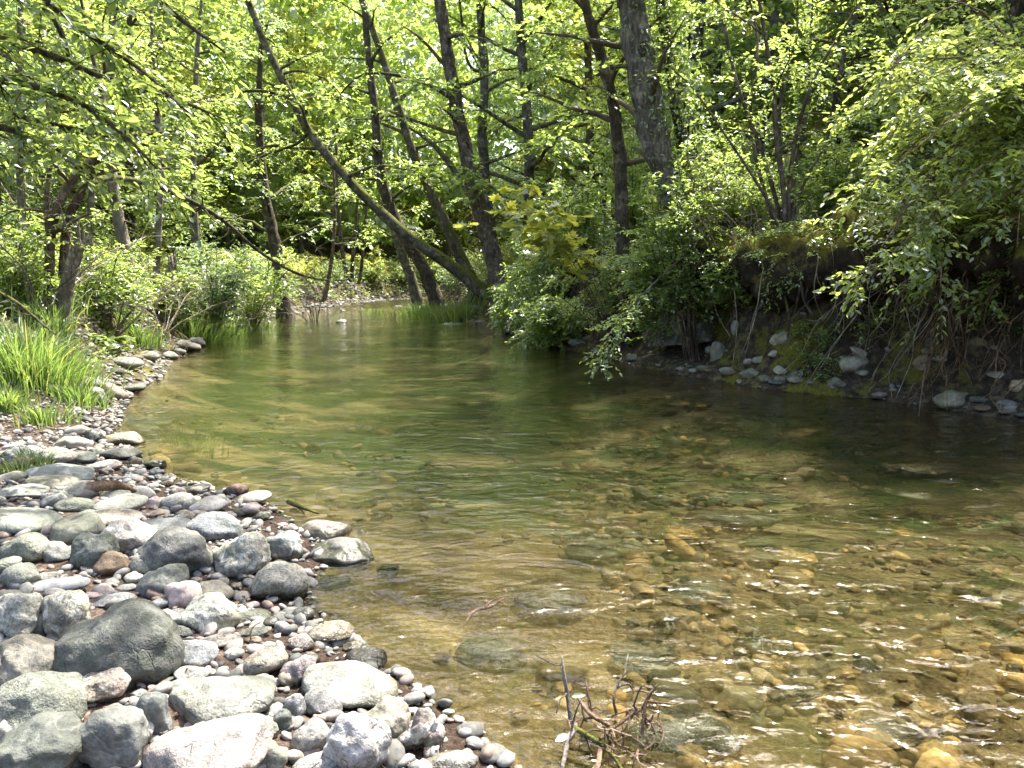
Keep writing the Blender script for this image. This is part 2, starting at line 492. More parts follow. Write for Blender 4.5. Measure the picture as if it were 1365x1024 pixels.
def water_mat():
    m, nt, out = new_mat('stream_water')
    geo = nd(nt, 'NewGeometry'); p = geo.outputs['Position']
    mp = nd(nt, 'Mapping'); mp.inputs['Scale'].default_value = (1.0, 1.5, 1); mp.inputs['Rotation'].default_value = (0, 0, math.radians(-18))
    nt.links.new(p, mp.inputs[0])
    q = mp.outputs[0]
    a = noise(nt, q, 2.6, 2, .5, .8); bfine = noise(nt, q, 8, 2, .5, .8); cf = noise(nt, q, 24, 2, .5)
    h = math_(nt, 'ADD', math_(nt, 'MULTIPLY', a, 1.0), math_(nt, 'ADD', math_(nt, 'MULTIPLY', bfine, .42), math_(nt, 'MULTIPLY', cf, .06)))
    sx = nd(nt, 'SeparateXYZ'); nt.links.new(p, sx.inputs[0])
    calm = ramp(nt, math_(nt, 'MULTIPLY', sx.outputs[1], .025), [(.09, g(1)), (.22, g(.42)), (.5, g(.30)), (.78, g(.30)), (.86, g(1))])
    h = math_(nt, 'MULTIPLY', h, calm)
    bp = nd(nt, 'Bump'); bp.inputs['Strength'].default_value = 1.0; bp.inputs['Distance'].default_value = .048
    nt.links.new(h, bp.inputs['Height'])
    fr = nd(nt, 'Fresnel'); fr.inputs['IOR'].default_value = 1.33
    nt.links.new(bp.outputs[0], fr.inputs['Normal'])
    rf = nd(nt, 'BsdfRefraction'); rf.inputs['IOR'].default_value = 1.33; rf.inputs['Roughness'].default_value = 0
    rf.inputs[0].default_value = (.83, .87, .78, 1)
    nt.links.new(bp.outputs[0], rf.inputs['Normal'])
    tr = nd(nt, 'BsdfTransparent'); tr.inputs[0].default_value = (.83, .87, .78, 1)
    mx = nd(nt, 'MixShader'); mx.inputs[0].default_value = .55
    nt.links.new(rf.outputs[0], mx.inputs[1]); nt.links.new(tr.outputs[0], mx.inputs[2])
    gl = nd(nt, 'BsdfGlossy'); gl.inputs['Roughness'].default_value = .03
    gl.inputs[0].default_value = (1, 1, 1, 1)
    nt.links.new(bp.outputs[0], gl.inputs['Normal'])
    m2 = nd(nt, 'MixShader')
    nt.links.new(fr.outputs[0], m2.inputs[0]); nt.links.new(mx.outputs[0], m2.inputs[1]); nt.links.new(gl.outputs[0], m2.inputs[2])
    nt.links.new(m2.outputs[0], out.inputs[0])
    return m
def moss_mat():
    m, nt, out = new_mat('earth_moss')
    geo = nd(nt, 'NewGeometry'); p = geo.outputs['Position']
    sx = nd(nt, 'SeparateXYZ'); nt.links.new(geo.outputs['Normal'], sx.inputs[0])
    n2 = noise(nt, p, 8, 6, .7); n3 = noise(nt, p, 50, 4, .65)
    earth = ramp(nt, n2, [(.3, (.018, .014, .010)), (.5, (.05, .038, .028)), (.72, (.13, .10, .075))])
    moss = ramp(nt, n3, [(.3, (.04, .042, .008)), (.7, (.22, .19, .03))])
    k = math_(nt, 'ADD', math_(nt, 'MULTIPLY', sx.outputs[2], .3), n2)
    c = mixc(nt, ramp(nt, k, [(.52, g(0)), (.66, g(1))]), earth, moss)
    b = nd(nt, 'BsdfPrincipled'); b.inputs['Roughness'].default_value = .95; b.inputs['Specular IOR Level'].default_value = .15
    nt.links.new(c, b.inputs['Base Color'])
    bp = nd(nt, 'Bump'); bp.inputs['Strength'].default_value = 1; bp.inputs['Distance'].default_value = .06
    nt.links.new(math_(nt, 'ADD', n2, math_(nt, 'MULTIPLY', n3, .5)), bp.inputs['Height']); nt.links.new(bp.outputs[0], b.inputs['Normal'])
    nt.links.new(b.outputs[0], out.inputs[0])
    return m
M['earth_moss'] = moss_mat()
M['water'] = water_mat()

# ------------------------------------------------------------------ terrain
LE = np.array([(-30, 2.2), (0, .9), (1.6, .35), (2.3, -.1), (2.75, -.5), (3.3, -.95), (4.0, -1.0), (4.8, -1.6), (5.6, -2.7), (7.0, -3.8), (7.9, -4.2), (9.3, -4.8), (11.4, -5.5), (14.8, -6.6), (18.6, -7.6), (25, -8.9), (30, -9.0), (36, -8.5), (44, -6.5), (52, -2.0), (58, 5), (64, 16), (70, 40), (200, 60)])
RE = np.array([(-30, 7.5), (0, 6.2), (4, 5.9), (7, 5.6), (8.5, 4.95), (10.2, 3.35), (12.4, 2.35), (14.9, 1.45), (18.6, .3), (23, -.7), (25.5, -2.0), (30, -3.0), (36, -3.6), (42, -3.0), (47, 0), (51, 6), (56, 20), (62, 44), (200, 70)])
def xl(y): return np.interp(y, LE[:, 0], LE[:, 1])
def xr(y): return np.interp(y, RE[:, 0], RE[:, 1])
def rise(y): return .22 * sstep(31, 40, y)

def height(x, y):
    x, y = np.asarray(x, float), np.asarray(y, float)
    sh = x.shape
    x, y = x.ravel(), y.ravel()
    z0 = np.zeros_like(x)
    P = np.stack([x, y, z0], -1)
    wob = .25 * vnoise(P * .9, 5) * sstep(7, 11, y) + .1 * vnoise(P * 2.7, 6) * sstep(6, 9, y)
    dl = xl(y) - x + wob
    dr = x - xr(y) + wob
    # left bank: cobble bar near, bench farther on
    bar = .075 * np.clip(dl, 0, 3) + .16 * np.clip(dl - 3, 0, 20) * .9
    bench = .95 * (sstep(-.05, 1.9, dl) * (1 - sstep(10, 12, y)) + sstep(10, 12, y) * (.2 * sstep(0, .4, dl) + .8 * sstep(.5, 1.15, dl))) + .06 * np.clip(dl - 1.2, 0, 60) + .12 * np.clip(dl - 12, 0, 40)
    kb = sstep(7.2, 9.8, y + .45 * np.clip(dl - 1.5, 0, 5))
    left = bar * (1 - kb) + bench * kb
    # right bank: cut face, bench, hillside
    ks = 1 - .45 * sstep(18, 26, y)
    rgt = ks * (.16 * sstep(0, .3, dr) + 1.65 * sstep(.4, 1.25, dr)) + .22 * np.clip(dr - 1, 0, 60) + .33 * np.clip(dr - 6, 0, 40)
    # bed
    w = np.clip(xr(y) - xl(y), .5, None)
    u = np.clip((x - xl(y)) / w, 0, 1)
    deep = (.16 + .55 * sstep(3.6, 8.0, y) * (1 - .7 * sstep(17, 27, y)))
    prof = np.sin(np.pi * u ** .8) ** .75
    bed = -deep * prof * (1 + .35 * sstep(.45, .8, u)) - .02
    bed += .05 * vnoise(P * 1.1, 9) * prof + .022 * vnoise(P * 3.7, 10) * prof
    bed *= np.where(y > 31, 1 - .75 * sstep(31, 38, y), 1)
    z = np.where(dl > 0, left, np.where(dr > 0, rgt, bed))
    rough = np.where(dr > 0, 1.0, np.where(dl > 0, .45, 0))
    lump = np.where(dr > 0, 1 + 1.6 * sstep(.3, .8, dr) * (1 - sstep(1.6, 3, dr)), 1)
    z = z + rough * lump * (.10 * vnoise(P * .8, 1) + .09 * vnoise(P * 2.1, 2) + .055 * vnoise(P * 5.3, 3)) * sstep(0, .8, np.maximum(dl, dr)) * np.where(dl > 0, .4 + .6 * kb, 1)
    far = np.hypot(x, y - 10)
    z = z + .14 * np.clip(far - 48, 0, 200) * np.where((dl > 0) | (dr > 0), 1, 0)
    return (z + rise(y)).reshape(sh)

def hz(x, y):
    return float(height(np.array([x]), np.array([y]))[0])

def axis(lo, hi, near_lo, near_hi, step, growth):
    a = list(np.arange(near_lo, near_hi + 1e-6, step))
    s = step
    while a[-1] < hi:
        s *= growth; a.append(a[-1] + s)
    s = step
    while a[0] > lo:
        s *= growth; a.insert(0, a[0] - s)
    return np.array(a)

def grid(xs, ys):
    X, Y = np.meshgrid(xs, ys)
    nx, ny = len(xs), len(ys)
    i = np.arange(ny - 1)[:, None] * nx + np.arange(nx - 1)[None, :]
    Fq = np.stack([i, i + 1, i + nx + 1, i + nx], -1).reshape(-1, 4)
    return X, Y, Fq

xs = axis(-110, 110, -9, 9, .07, 1.06)
ys = axis(-25, 150, 1.6, 20, .07, 1.035)
X, Y, Fq = grid(xs, ys)
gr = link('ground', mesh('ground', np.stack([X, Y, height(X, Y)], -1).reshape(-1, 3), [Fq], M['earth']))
tag(gr, kind='structure')

xs = axis(-14, 14, -5, 6.5, .035, 1.05)
ys = axis(-6, 66, 1.8, 9, .035, 1.012)
X, Y, Fq = grid(xs, ys)
P = np.stack([X.ravel(), Y.ravel(), 0 * X.ravel()], -1)
rif = np.exp(-(((P[:, 0] - 2.6) / 2.2) ** 2 + ((P[:, 1] - 3.2) / 1.8) ** 2))       # faster water over the shallows
amp = (.004 + .010 * rif + .035 * sstep(31, 38, P[:, 1]))
Z = amp * (vnoise(P * np.array([2.2, 3.2, 1]), 31) + .6 * vnoise(P * np.array([5.5, 7.5, 1]), 32)) + rise(P[:, 1])
P[:, 2] = Z + .0
wt = link('water', mesh('water', P, [Fq], M['water']))
tag(wt, kind='structure')

# ------------------------------------------------------------------ rocks
def ico(sub):
    me = bpy.data.meshes.new('tmp')
    import bmesh
    bm = bmesh.new()
    bmesh.ops.create_icosphere(bm, subdivisions=sub, radius=1)
    bm.to_mesh(me); bm.free()
    V = np.empty(len(me.vertices) * 3, np.float32); me.vertices.foreach_get('co', V)
    Fi = np.array([list(p.vertices) for p in me.polygons])
    bpy.data.meshes.remove(me)
    return nrm(V.reshape(-1, 3).astype(float)), Fi
ICO = {k: ico(k) for k in (2, 3, 4, 5)}

def rock_shape(sub, ang, seed, lump=1.0):
    r = np.random.default_rng(seed)
    D, Fi = ICO[sub]
    ang = min(1, .30 + .75 * ang)
    k = int(7 + 8 * ang)
    N = nrm(r.normal(size=(k, 3)))
    d = r.uniform(.62 + .1 * (1 - ang), 1.0, k)
    p = 5 + 26 * ang ** 1.5
    q = (np.clip(D @ N.T, 0, None) / d[None, :]) ** p
    rr = (q.sum(1) + 1.0) ** (-1 / p)
    V = D * rr[:, None]
    lo, hi = V.min(0), V.max(0)
    V = (V - (lo + hi) / 2) / ((hi - lo) / 2)
    return V, Fi, r

def add_rock(px, py, w, h, rot=0, ang=.3, col=(.3, .3, .28), mat='plain', sub=4, sink=.5, Yfix=None, seed=None):
    seed = seed or int(px * 131 + py * 17) + 5
    zc = .05
    for _ in range(6):
        c = on_plane(px, py, zc) if Yfix is None else at(px, py, Yfix)
        dist = c[1] * CP - (c[2] - CAMZ) * SP
        a =  .535 * w * dist / F
        hh =  .54 * h * dist / F
        th = math.atan2(CAMZ - c[2], c[1])
        b = min(a * .85, .78 * hh / max(math.sin(th), .12))
        cc = math.sqrt(max(hh * hh - (b * math.sin(th)) ** 2, (.3 * hh) ** 2)) / math.cos(th)
        if Yfix is not None: break
        zc = max(hz(c[0], c[1]), -.25) + cc * sink
    V, Fi, r = rock_shape(sub, ang, seed)
    V = V * np.array([a, b, cc])
    n = nrm(V)
    s = 1 / max(a, cc)
    V = V + n * (min(a, cc) * (.12 + .12 * ang) * fbm(V * s * 1.5 + seed % 97, 4, seed % 31) + min(a, cc) * .03 * vnoise(V * s * 7 + seed % 89, 4))[:, None]
    lo, hi = V.min(0), V.max(0)
    V = (V - (lo + hi) / 2) / ((hi - lo) / 2) * np.array([a, b, cc])
    t = math.radians(rot)
    Rm = np.array([[math.cos(t), 0, -math.sin(t)], [0, 1, 0], [math.sin(t), 0, math.cos(t)]])
    V = V @ Rm.T
    o = link('rock', mesh('rock', V, [Fi], M['rock_' + mat]), loc=c)
    o.color = (*col, 1)
    return o, c, (a, b, cc)

G_, D_, L_, P_, W_, T_, B_, U_, K_, O_ = ((.235, .25, .205), (.135, .15, .13), (.36, .36, .325), (.44, .345, .325), (.40, .345, .33), (.35, .30, .225), (.24, .155, .085), (.235, .255, .275), (.04, .04, .042), (.46, .25, .075))
CN = {G_: 'grey-green', D_: 'dark grey', L_: 'light grey', P_: 'pinkish', W_: 'whitish', T_: 'tan', B_: 'brown', U_: 'blue-grey', K_: 'black', O_: 'orange'}
# hand-placed stones: pixel centre, width, height, tilt, angularity, colour, surface, label, short phrase
ROCKS = [
 (163, 862, 150, 112, -6, .55, D_, 'banded', 'big dark green-grey boulder, the largest stone of the cobble bar', 'the big dark boulder'),
 (52, 938, 122, 82, 3, .25, G_, 'speckled', 'large rounded grey-green boulder at the left edge with darker underside', 'the large rounded boulder at left'),
 (55, 1002, 116, 84, 8, .9, D_, 'plain', 'rough angular dark grey rock in the bottom left corner', 'the rough corner rock'),
 (152, 985, 90, 86, -25, .22, (.22, .23, .215), 'plain', 'smooth egg-shaped grey rock in the front row, tapering to its upper left', 'the smooth egg-shaped rock'),
 (270, 1008, 160, 84, 12, .35, W_, 'banded', 'big pale pink streaked boulder at the bottom edge', 'the pale pink boulder'),
 (292, 934, 142, 70, 4, .65, (.27, .28, .24), 'banded', 'wide cracked grey-green rock lying behind the pale pink boulder', 'the wide cracked rock'),
 (203, 955, 44, 58, 5, .85, U_, 'plain', 'blue-grey wedge-shaped rock with two dark pits', 'the blue-grey wedge'),
 (135, 920, 64, 46, 0, .75, (.42, .34, .29), 'mottled', 'pink and rust mottled angular rock under the big dark boulder', 'the rust mottled rock'),
 (128, 890, 78, 48, 4, .4, (.28, .285, .265), 'speckled', 'medium grey pitted stone leaning on the big dark boulder', 'the pitted grey stone'),
 (45, 882, 92, 60, -15, .8, (.27, .25, .20), 'plain', 'triangular tan-streaked rock above the large rounded boulder at left', 'the triangular rock'),
 (20, 828, 64, 70, -8, .6, (.40, .40, .345), 'speckled', 'pale speckled block at the left edge with rusty spots', 'the pale speckled block'),
 (87, 822, 66, 74, -30, .25, (.33, .31, .24), 'mottled', 'upright oval olive and tan boulder with a lichen outline', 'the upright olive boulder'),
 (53, 836, 26, 36, 0, .3, (.27, .28, .27), 'plain', 'small grey stone wedged left of the upright olive boulder', None),
 (280, 818, 76, 50, -6, .5, (.33, .35, .30), 'mottled', 'white and green quartz-patterned rock with ochre top', 'the quartz-patterned rock'),
 (245, 795, 50, 40, 10, .3, (.52, .41, .40), 'plain', 'pale pink rounded stone behind the quartz-patterned rock', 'the pale pink stone'),
 (284, 790, 52, 32, -10, .4, (.29, .28, .23), 'plain', 'tan-grey stone half hidden behind the quartz-patterned rock', None),
 (371, 777, 78, 54, 5, .15, (.33, .325, .285), 'speckled', 'smooth oval light grey boulder with dark specks at the water edge', 'the smooth oval boulder'),
 (322, 745, 72, 58, 22, .75, (.36, .35, .28), 'mottled', 'pale tilted block with ochre stains and an overhanging lower edge', 'the pale tilted block'),
 (238, 738, 94, 68, -8, .5, (.215, .215, .20), 'banded', 'large dark grey boulder with tan left shoulder in the middle of the bar', 'the tan-shouldered boulder'),
 (290, 704, 68, 38, -12, .4, U_, 'speckled', 'blue-grey boulder topped with leaf litter', 'the litter-topped boulder'),
 (378, 730, 52, 40, -10, .6, (.17, .19, .19), 'mottled', 'dark bluish veined rock between the pale tilted block and the pink boulder', 'the bluish veined rock'),
 (431, 711, 70, 38, 6, .4, (.42, .36, .335), 'plain', 'rounded pink-grey boulder at the water behind the square block', 'the pink-grey boulder'),
 (457, 739, 82, 40, 3, .9, (.27, .275, .255), 'plain', 'square-cut grey block jutting into the water', 'the square-cut block'),
 (517, 762, 28, 20, 0, .3, K_, 'plain', 'small wet black stone alone in the water', 'the lone black stone'),
 (174, 716, 70, 48, -18, .3, (.50, .44, .40), 'mottled', 'pale boulder with pinkish white top and mossy lower side', 'the white-topped boulder'),
 (106, 709, 76, 44, 8, .2, (.24, .245, .18), 'plain', 'rounded olive boulder with a bright left rim', 'the rounded olive boulder'),
 (120, 738, 60, 54, 25, .7, (.17, .195, .165), 'banded', 'wedge-shaped dark green rock with a pale top face', 'the pale-topped wedge'),
 (145, 754, 46, 34, 14, .5, B_, 'plain', 'brown block with a whitish right face beside the dark wedge', 'the brown block'),
 (36, 731, 62, 40, 14, .35, (.28, .30, .235), 'speckled', 'grey-green hump of stone near the left edge with a dark cone on top', 'the grey-green hump'),
 (76, 736, 40, 26, -18, .4, (.29, .295, .27), 'plain', 'light grey stone leaning right of the grey-green hump', None),
 (26, 768, 52, 34, 12, .2, (.30, .32, .26), 'speckled', 'smooth oval pale green-grey stone near the left edge', 'the pale oval stone'),
 (6, 754, 40, 22, 0, .3, G_, 'plain', None, None),
 (78, 780, 82, 20, 4, .5, (.30, .32, .345), 'plain', 'long flat bluish-white stone with a dipped top', 'the long flat bluish stone'),
 (9, 800, 46, 24, 0, .3, G_, 'plain', None, None),
 (125, 793, 22, 9, 0, .3, P_, 'plain', None, None),
 (153, 801, 52, 20, 4, .4, (.40, .40, .40), 'speckled', 'pale lens-shaped stone behind the big dark boulder', 'the pale lens-shaped stone'),
 (169, 783, 28, 9, 5, .4, L_, 'plain', None, None),
 (178, 770, 24, 16, 0, .4, (.48, .48, .44), 'plain', 'small whitish stone in the litter hollow', 'the small whitish stone'),
 (156, 771, 10, 9, 0, .3, L_, 'plain', None, None),
 (196, 754, 40, 31, -5, .12, (.34, .33, .28), 'speckled', 'smooth round tan-grey stone in front of the large dark grey boulder', 'the smooth round stone'),
 (214, 778, 68, 42, 28, .5, (.23, .25, .215), 'banded', 'long tilted grey-green rock with a dark pit', 'the tilted pitted rock'),
 (186, 735, 28, 14, 20, .5, U_, 'plain', None, None),
 (338, 822, 50, 20, -6, .3, (.27, .29, .23), 'banded', 'flat green-grey pointed stone right of the quartz-patterned rock', 'the flat pointed stone'),
 (335, 843, 52, 13, 10, .4, G_, 'plain', None, None),
 (244, 843, 27, 15, -15, .6, D_, 'banded', None, None),
 (225, 828, 34, 24, -25, .5, (.48, .42, .41), 'plain', 'pale pinkish slab stone at the right shoulder of the big dark boulder', None),
 (212, 806, 24, 14, 10, .4, U_, 'plain', None, None),
 (290, 856, 54, 20, 4, .45, (.33, .30, .265), 'speckled', 'pinkish grey low stone in front of the quartz-patterned rock', None),
 (258, 872, 58, 33, -12, .4, (.40, .42, .43), 'speckled', 'pale blue-white stone with a dark left end', 'the pale blue-white stone'),
 (313, 873, 22, 14, 10, .4, L_, 'plain', None, None),
 (352, 886, 62, 38, 20, .12, (.36, .325, .265), 'speckled', 'smooth tan oval stone with a patch of litter on top', 'the smooth tan oval'),
 (467, 915, 122, 56, -12, .45, (.36, .365, .30), 'mottled', 'long pale slab with dark round spots pointing into the stream', 'the spotted slab'),
 (510, 964, 68, 54, -6, .5, (.33, .31, .235), 'plain', 'tan-green block below the spotted slab', 'the tan-green block'),
 (561, 976, 58, 60, 15, .85, (.36, .29, .265), 'mottled', 'angular rock with pink top and black lower face at the water edge', 'the pink-topped angular rock'),
 (472, 1004, 82, 90, -30, .55, (.50, .475, .475), 'mottled', 'big chalk-white boulder with dark cracks and a hole', 'the chalk-white boulder'),
 (415, 986, 56, 44, 8, .2, (.29, .275, .26), 'speckled', 'rounded grey speckled stone left of the chalk-white boulder', 'the rounded speckled stone'),
 (431, 940, 50, 36, -8, .3, (.36, .355, .34), 'speckled', 'light grey rounded stone between the spotted slab and the chalk-white boulder', None),
 (393, 943, 30, 38, -10, .6, (.40, .40, .42), 'mottled', 'upright bluish white stone with a dark face', 'the upright bluish stone'),
 (400, 895, 48, 38, 25, .5, (.48, .39, .38), 'banded', 'white and pink cracked stone at the head of the spotted slab', 'the cracked white stone'),
 (417, 919, 30, 20, 0, .35, (.38, .31, .23), 'plain', 'small tan stone tucked under the spotted slab', None),
 (455, 930, 14, 18, 0, .3, (.32, .18, .06), 'plain', 'little rust orange stone under the spotted slab', None),
 (428, 1018, 70, 40, 5, .4, (.36, .35, .34), 'speckled', 'speckled grey-white stone cut by the bottom edge left of the chalk-white boulder', None),
 (598, 1018, 76, 34, 8, .55, (.50, .46, .45), 'mottled', 'wet white and pink stone at the bottom edge in the water', None),
 (376, 962, 25, 29, 0, .35, (.20, .22, .20), 'plain', None, None),
 (383, 908, 23, 21, 0, .4, T_, 'plain', None, None),
 (396, 1012, 18, 18, 0, .5, (.42, .32, .2), 'plain', None, None),
 (362, 1012, 38, 38, -30, .2, (.30, .30, .235), 'plain', 'smooth green-tan oval stone at the bottom edge right of the pale pink boulder', None),
 (345, 1022, 40, 16, 8, .2, W_, 'plain', None, None),
 (404, 960, 24, 11, 0, .3, B_, 'plain', None, None),
 (426, 960, 19, 17, 10, .4, (.5, .36, .31), 'plain', None, None),
 (359, 954, 21, 14, 10, .6, L_, 'plain', None, None),
 (360, 975, 24, 21, 0, .5, G_, 'plain', None, None),
 (352, 911, 30, 23, -8, .2, L_, 'plain', None, None),
 (256, 899, 48, 24, 0, .5, (.41, .42, .38), 'mottled', 'pale speckled stone behind the wide cracked rock', None),
 (233, 916, 44, 18, 18, .5, (.27, .30, .25), 'plain', None, None),
 (218, 906, 26, 10, 10, .6, D_, 'plain', None, None),
 (278, 897, 22, 9, 0, .4, L_, 'plain', None, None),
 (184, 925, 22, 10, 0, .5, L_, 'plain', None, None),
 (205, 931, 40, 12, 3, .5, (.30, .32, .275), 'plain', None, None),
 (190, 979, 24, 28, -35, .3, (.50, .50, .48), 'plain', None, None),
 (204, 986, 16, 10, 0, .3, U_, 'plain', None, None),
 (147, 1021, 34, 16, 0, .3, (.42, .33, .26), 'plain', None, None),
 (176, 1021, 24, 12, 0, .3, W_, 'plain', None, None),
 (3, 985, 20, 38, 0, .3, L_, 'plain', None, None),
 (102, 973, 20, 15, 0, .4, T_, 'plain', None, None),
 (167, 953, 19, 21, -10, .5, U_, 'plain', None, None),
 (440, 845, 58, 30, 4, .3, (.30, .25, .19), 'mottled', 'wet mottled brown and white stone in the shallow inlet', 'the wet mottled stone'),
 (470, 862, 24, 15, 0, .3, T_, 'plain', None, None),
 (488, 877, 52, 26, -4, .35, (.12, .12, .12), 'speckled', 'dark wet stone just above water behind the spotted slab', None),
 (441, 776, 50, 18, 0, .4, (.36, .30, .16), 'plain', None, None),
 (323, 769, 17, 12, 10, .4, U_, 'plain', None, None),
 (315, 782, 16, 11, 0, .3, L_, 'plain', None, None),
 (317, 793, 18, 11, 0, .3, L_, 'plain', None, None),
 (388, 707, 23, 15, 12, .4, P_, 'plain', None, None),
 (482, 711, 11, 10, 0, .4, P_, 'plain', None, None),
 (204, 564, 54, 17, 3, .15, (.46, .42, .385), 'plain', 'long pale sausage-shaped stone in the water, farthest out from the bar', 'the sausage-shaped stone'),
 (184, 571, 50, 19, -6, .2, (.40, .385, .355), 'plain', 'pale oval stone against the sausage-shaped stone', None),
 (172, 557, 15, 8, 0, .3, L_, 'plain', None, None),
 (163, 585, 58, 19, -2, .2, (.40, .33, .23), 'speckled', 'long tan rock with black dots lying at the waterline', 'the long dotted tan rock'),
 (126, 583, 26, 21, -20, .4, D_, 'mottled', None, None),
 (103, 576, 30, 16, 8, .3, (.42, .38, .35), 'plain', None, None),
 (99, 592, 44, 20, -8, .4, (.37, .33, .275), 'plain', 'tan-grey stone left of the long dotted tan rock', 'the tan-grey stone'),
 (24, 606, 44, 22, -10, .5, (.30, .31, .28), 'mottled', 'half dark half white stone near the left edge by the grass', 'the half-dark stone'),
 (45, 601, 26, 14, -8, .3, L_, 'plain', None, None),
 (74, 608, 54, 24, -4, .25, (.38, .36, .305), 'speckled', 'broad pale tan cobble with a rounded top near the grass', 'the broad tan cobble'),
 (27, 619, 32, 17, 8, .3, (.26, .23, .13), 'plain', None, None),
 (113, 612, 29, 18, 0, .4, G_, 'plain', None, None),
 (104, 605, 19, 9, 0, .4, D_, 'plain', None, None),
 (129, 604, 23, 14, 0, .4, G_, 'plain', None, None),
 (160, 605, 50, 19, 4, .6, (.15, .15, .14), 'banded', 'dark wet craggy rock at the waterline in front of the dotted tan rock', 'the dark craggy rock'),
 (84, 632, 78, 27, -9, .6, (.25, .28, .28), 'plain', 'blue-grey slab with a black undercut front', 'the blue-grey slab'),
 (138, 622, 45, 17, 5, .3, (.36, .30, .29), 'mottled', 'pink and grey spindle-shaped stone at the waterline', 'the spindle-shaped stone'),
 (71, 642, 62, 19, -8, .2, (.35, .33, .24), 'plain', 'mossy tan whaleback stone in front of the blue-grey slab', 'the tan whaleback stone'),
 (15, 637, 36, 17, 0, .35, (.38, .355, .29), 'plain', None, None),
 (30, 656, 64, 21, -4, .45, (.285, .30, .265), 'plain', 'flat grey stone with grass stalks near the left edge', 'the flat grey stone'),
 (109, 654, 50, 25, 2, .35, (.33, .31, .255), 'plain', 'rounded tan-grey stone under the short driftwood log', 'the stone under the driftwood'),
 (153, 660, 42, 17, 6, .45, (.46, .45, .37), 'plain', 'cream-coloured ridged stone in front of the short driftwood log', 'the cream stone'),
 (190, 659, 32, 21, -15, .45, (.28, .275, .26), 'plain', 'grey stone at the tip of the short driftwood log', None),
 (207, 606, 17, 15, 0, .7, (.44, .45, .43), 'plain', 'pale pointed stone topping the little group in the water', 'the pale pointed stone'),
 (206, 620, 28, 15, 0, .8, (.09, .10, .075), 'plain', 'black angular stone under the pale pointed stone', None),
 (222, 612, 14, 12, 0, .4, G_, 'plain', None, None),
 (209, 632, 20, 15, 10, .6, U_, 'plain', None, None),
 (174, 638, 24, 12, 0, .5, U_, 'plain', None, None),
 (182, 617, 15, 12, 0, .4, (.42, .28, .16), 'plain', None, None),
 (99, 674, 45, 20, -6, .45, (.16, .175, .135), 'plain', 'dark olive stone in the litter behind the rounded olive boulder', 'the dark olive stone'),
 (74, 669, 34, 22, 12, .35, L_, 'plain', None, None),
 (82, 659, 23, 10, 0, .3, L_, 'plain', None, None),
 (160, 674, 68, 26, 8, .5, (.34, .35, .285), 'plain', 'pale green-grey stone with a chalky crest', 'the chalk-crested stone'),
 (205, 672, 24, 18, 0, .5, (.54, .43, .41), 'plain', 'little pink stone left of the light grey twin stones', None),
 (204, 685, 30, 10, 10, .5, (.38, .26, .19), 'plain', None, None),
 (152, 691, 68, 23, -4, .25, (.36, .32, .27), 'speckled', 'low tan stone behind the white-topped boulder', None),
 (30, 694, 88, 31, -8, .4, (.30, .32, .265), 'plain', 'wide flat pale green rock at the left edge', 'the wide flat green rock'),
 (116, 685, 21, 10, 0, .3, G_, 'plain', None, None),
 (218, 700, 70, 22, -3, .35, (.26, .28, .28), 'plain', 'low blue-grey stone behind the large dark grey boulder', None),
 (255, 652, 48, 13, 6, .4, (.09, .09, .095), 'plain', 'flat dark wet stone just above water behind the twin stones', 'the flat wet stone'),
 (238, 671, 46, 26, 4, .3, (.38, .375, .35), 'speckled', 'left one of the light grey twin stones by the water', 'the left twin stone'),
 (278, 674, 48, 24, 0, .25, (.33, .325, .315), 'plain', 'right one of the light grey twin stones, with a thin dark crack', 'the right twin stone'),
 (315, 655, 29, 20, 0, .95, (.33, .19, .15), 'plain', 'broken reddish brown stone in the water by the white stone', 'the broken reddish stone'),
 (336, 665, 50, 20, 10, .4, (.56, .49, .46), 'plain', 'bright white stone reaching into the water', 'the bright white stone'),
 (338, 681, 29, 21, 0, .35, (.54, .44, .41), 'plain', 'bright pinkish white stone in front of the bright white stone', None),
 (368, 667, 36, 17, 0, .35, (.42, .34, .24), 'plain', None, None),
 (152, 525, 34, 22, -35, .5, (.34, .27, .215), 'plain', 'brown and grey leaning stone at the water below the big grass tuft', 'the leaning stone'),
 (130, 528, 30, 22, -25, .4, (.33, .34, .315), 'plain', 'grey leaning stone below the big grass tuft', None),
 (118, 560, 16, 7, -15, .6, D_, 'plain', None, None),
 (243, 462, 24, 16, 10, .5, L_, 'plain', 'pale boulder at the left bank foot below the broken snag', 'the pale bank-foot boulder'),
 (238, 481, 18, 8, 0, .4, G_, 'plain', None, None),
 (212, 448, 12, 10, 0, .5, W_, 'plain', None, None),
 (455, 430, 15, 8, 0, .4, (.5, .46, .45), 'plain', 'lone pale stone standing in the far end of the pool', 'the lone far stone'),
 (669, 433, 28, 11, 0, .6, (.52, .46, .47), 'plain', 'pale stone at the foot of the right bank below the tall twin trunks', 'the pale stone below the trunks'),
 (590, 419, 40, 9, 0, .6, (.48, .44, .44), 'plain', 'pale flat stone at the far right end of the pool', 'the far flat stone'),
]
def bank_hit(px, py):
    r = ray(px, py)
    t = np.arange(3, 40, .02) / r[1]
    Q = np.array([0, 0, CAMZ])[None] + r[None] * t[:, None]
    H = np.maximum(height(Q[:, 0], Q[:, 1]), 0)
    k = np.argmax(Q[:, 2] < H)
    return Q[k]
made = []
for (px, py, w, h, rot, ang, col, mat, label, phrase) in ROCKS:
    yf = bank_hit(px, py)[1] if py < 470 else None
    o, c, ext = add_rock(px, py, w, h, rot, ang, col, mat, Yfix=yf, sub=5 if w > 55 else 4 if w > 18 else 3)
    made.append((o, c, ext, label, col, w))
    if phrase:
        landmark(phrase, c)

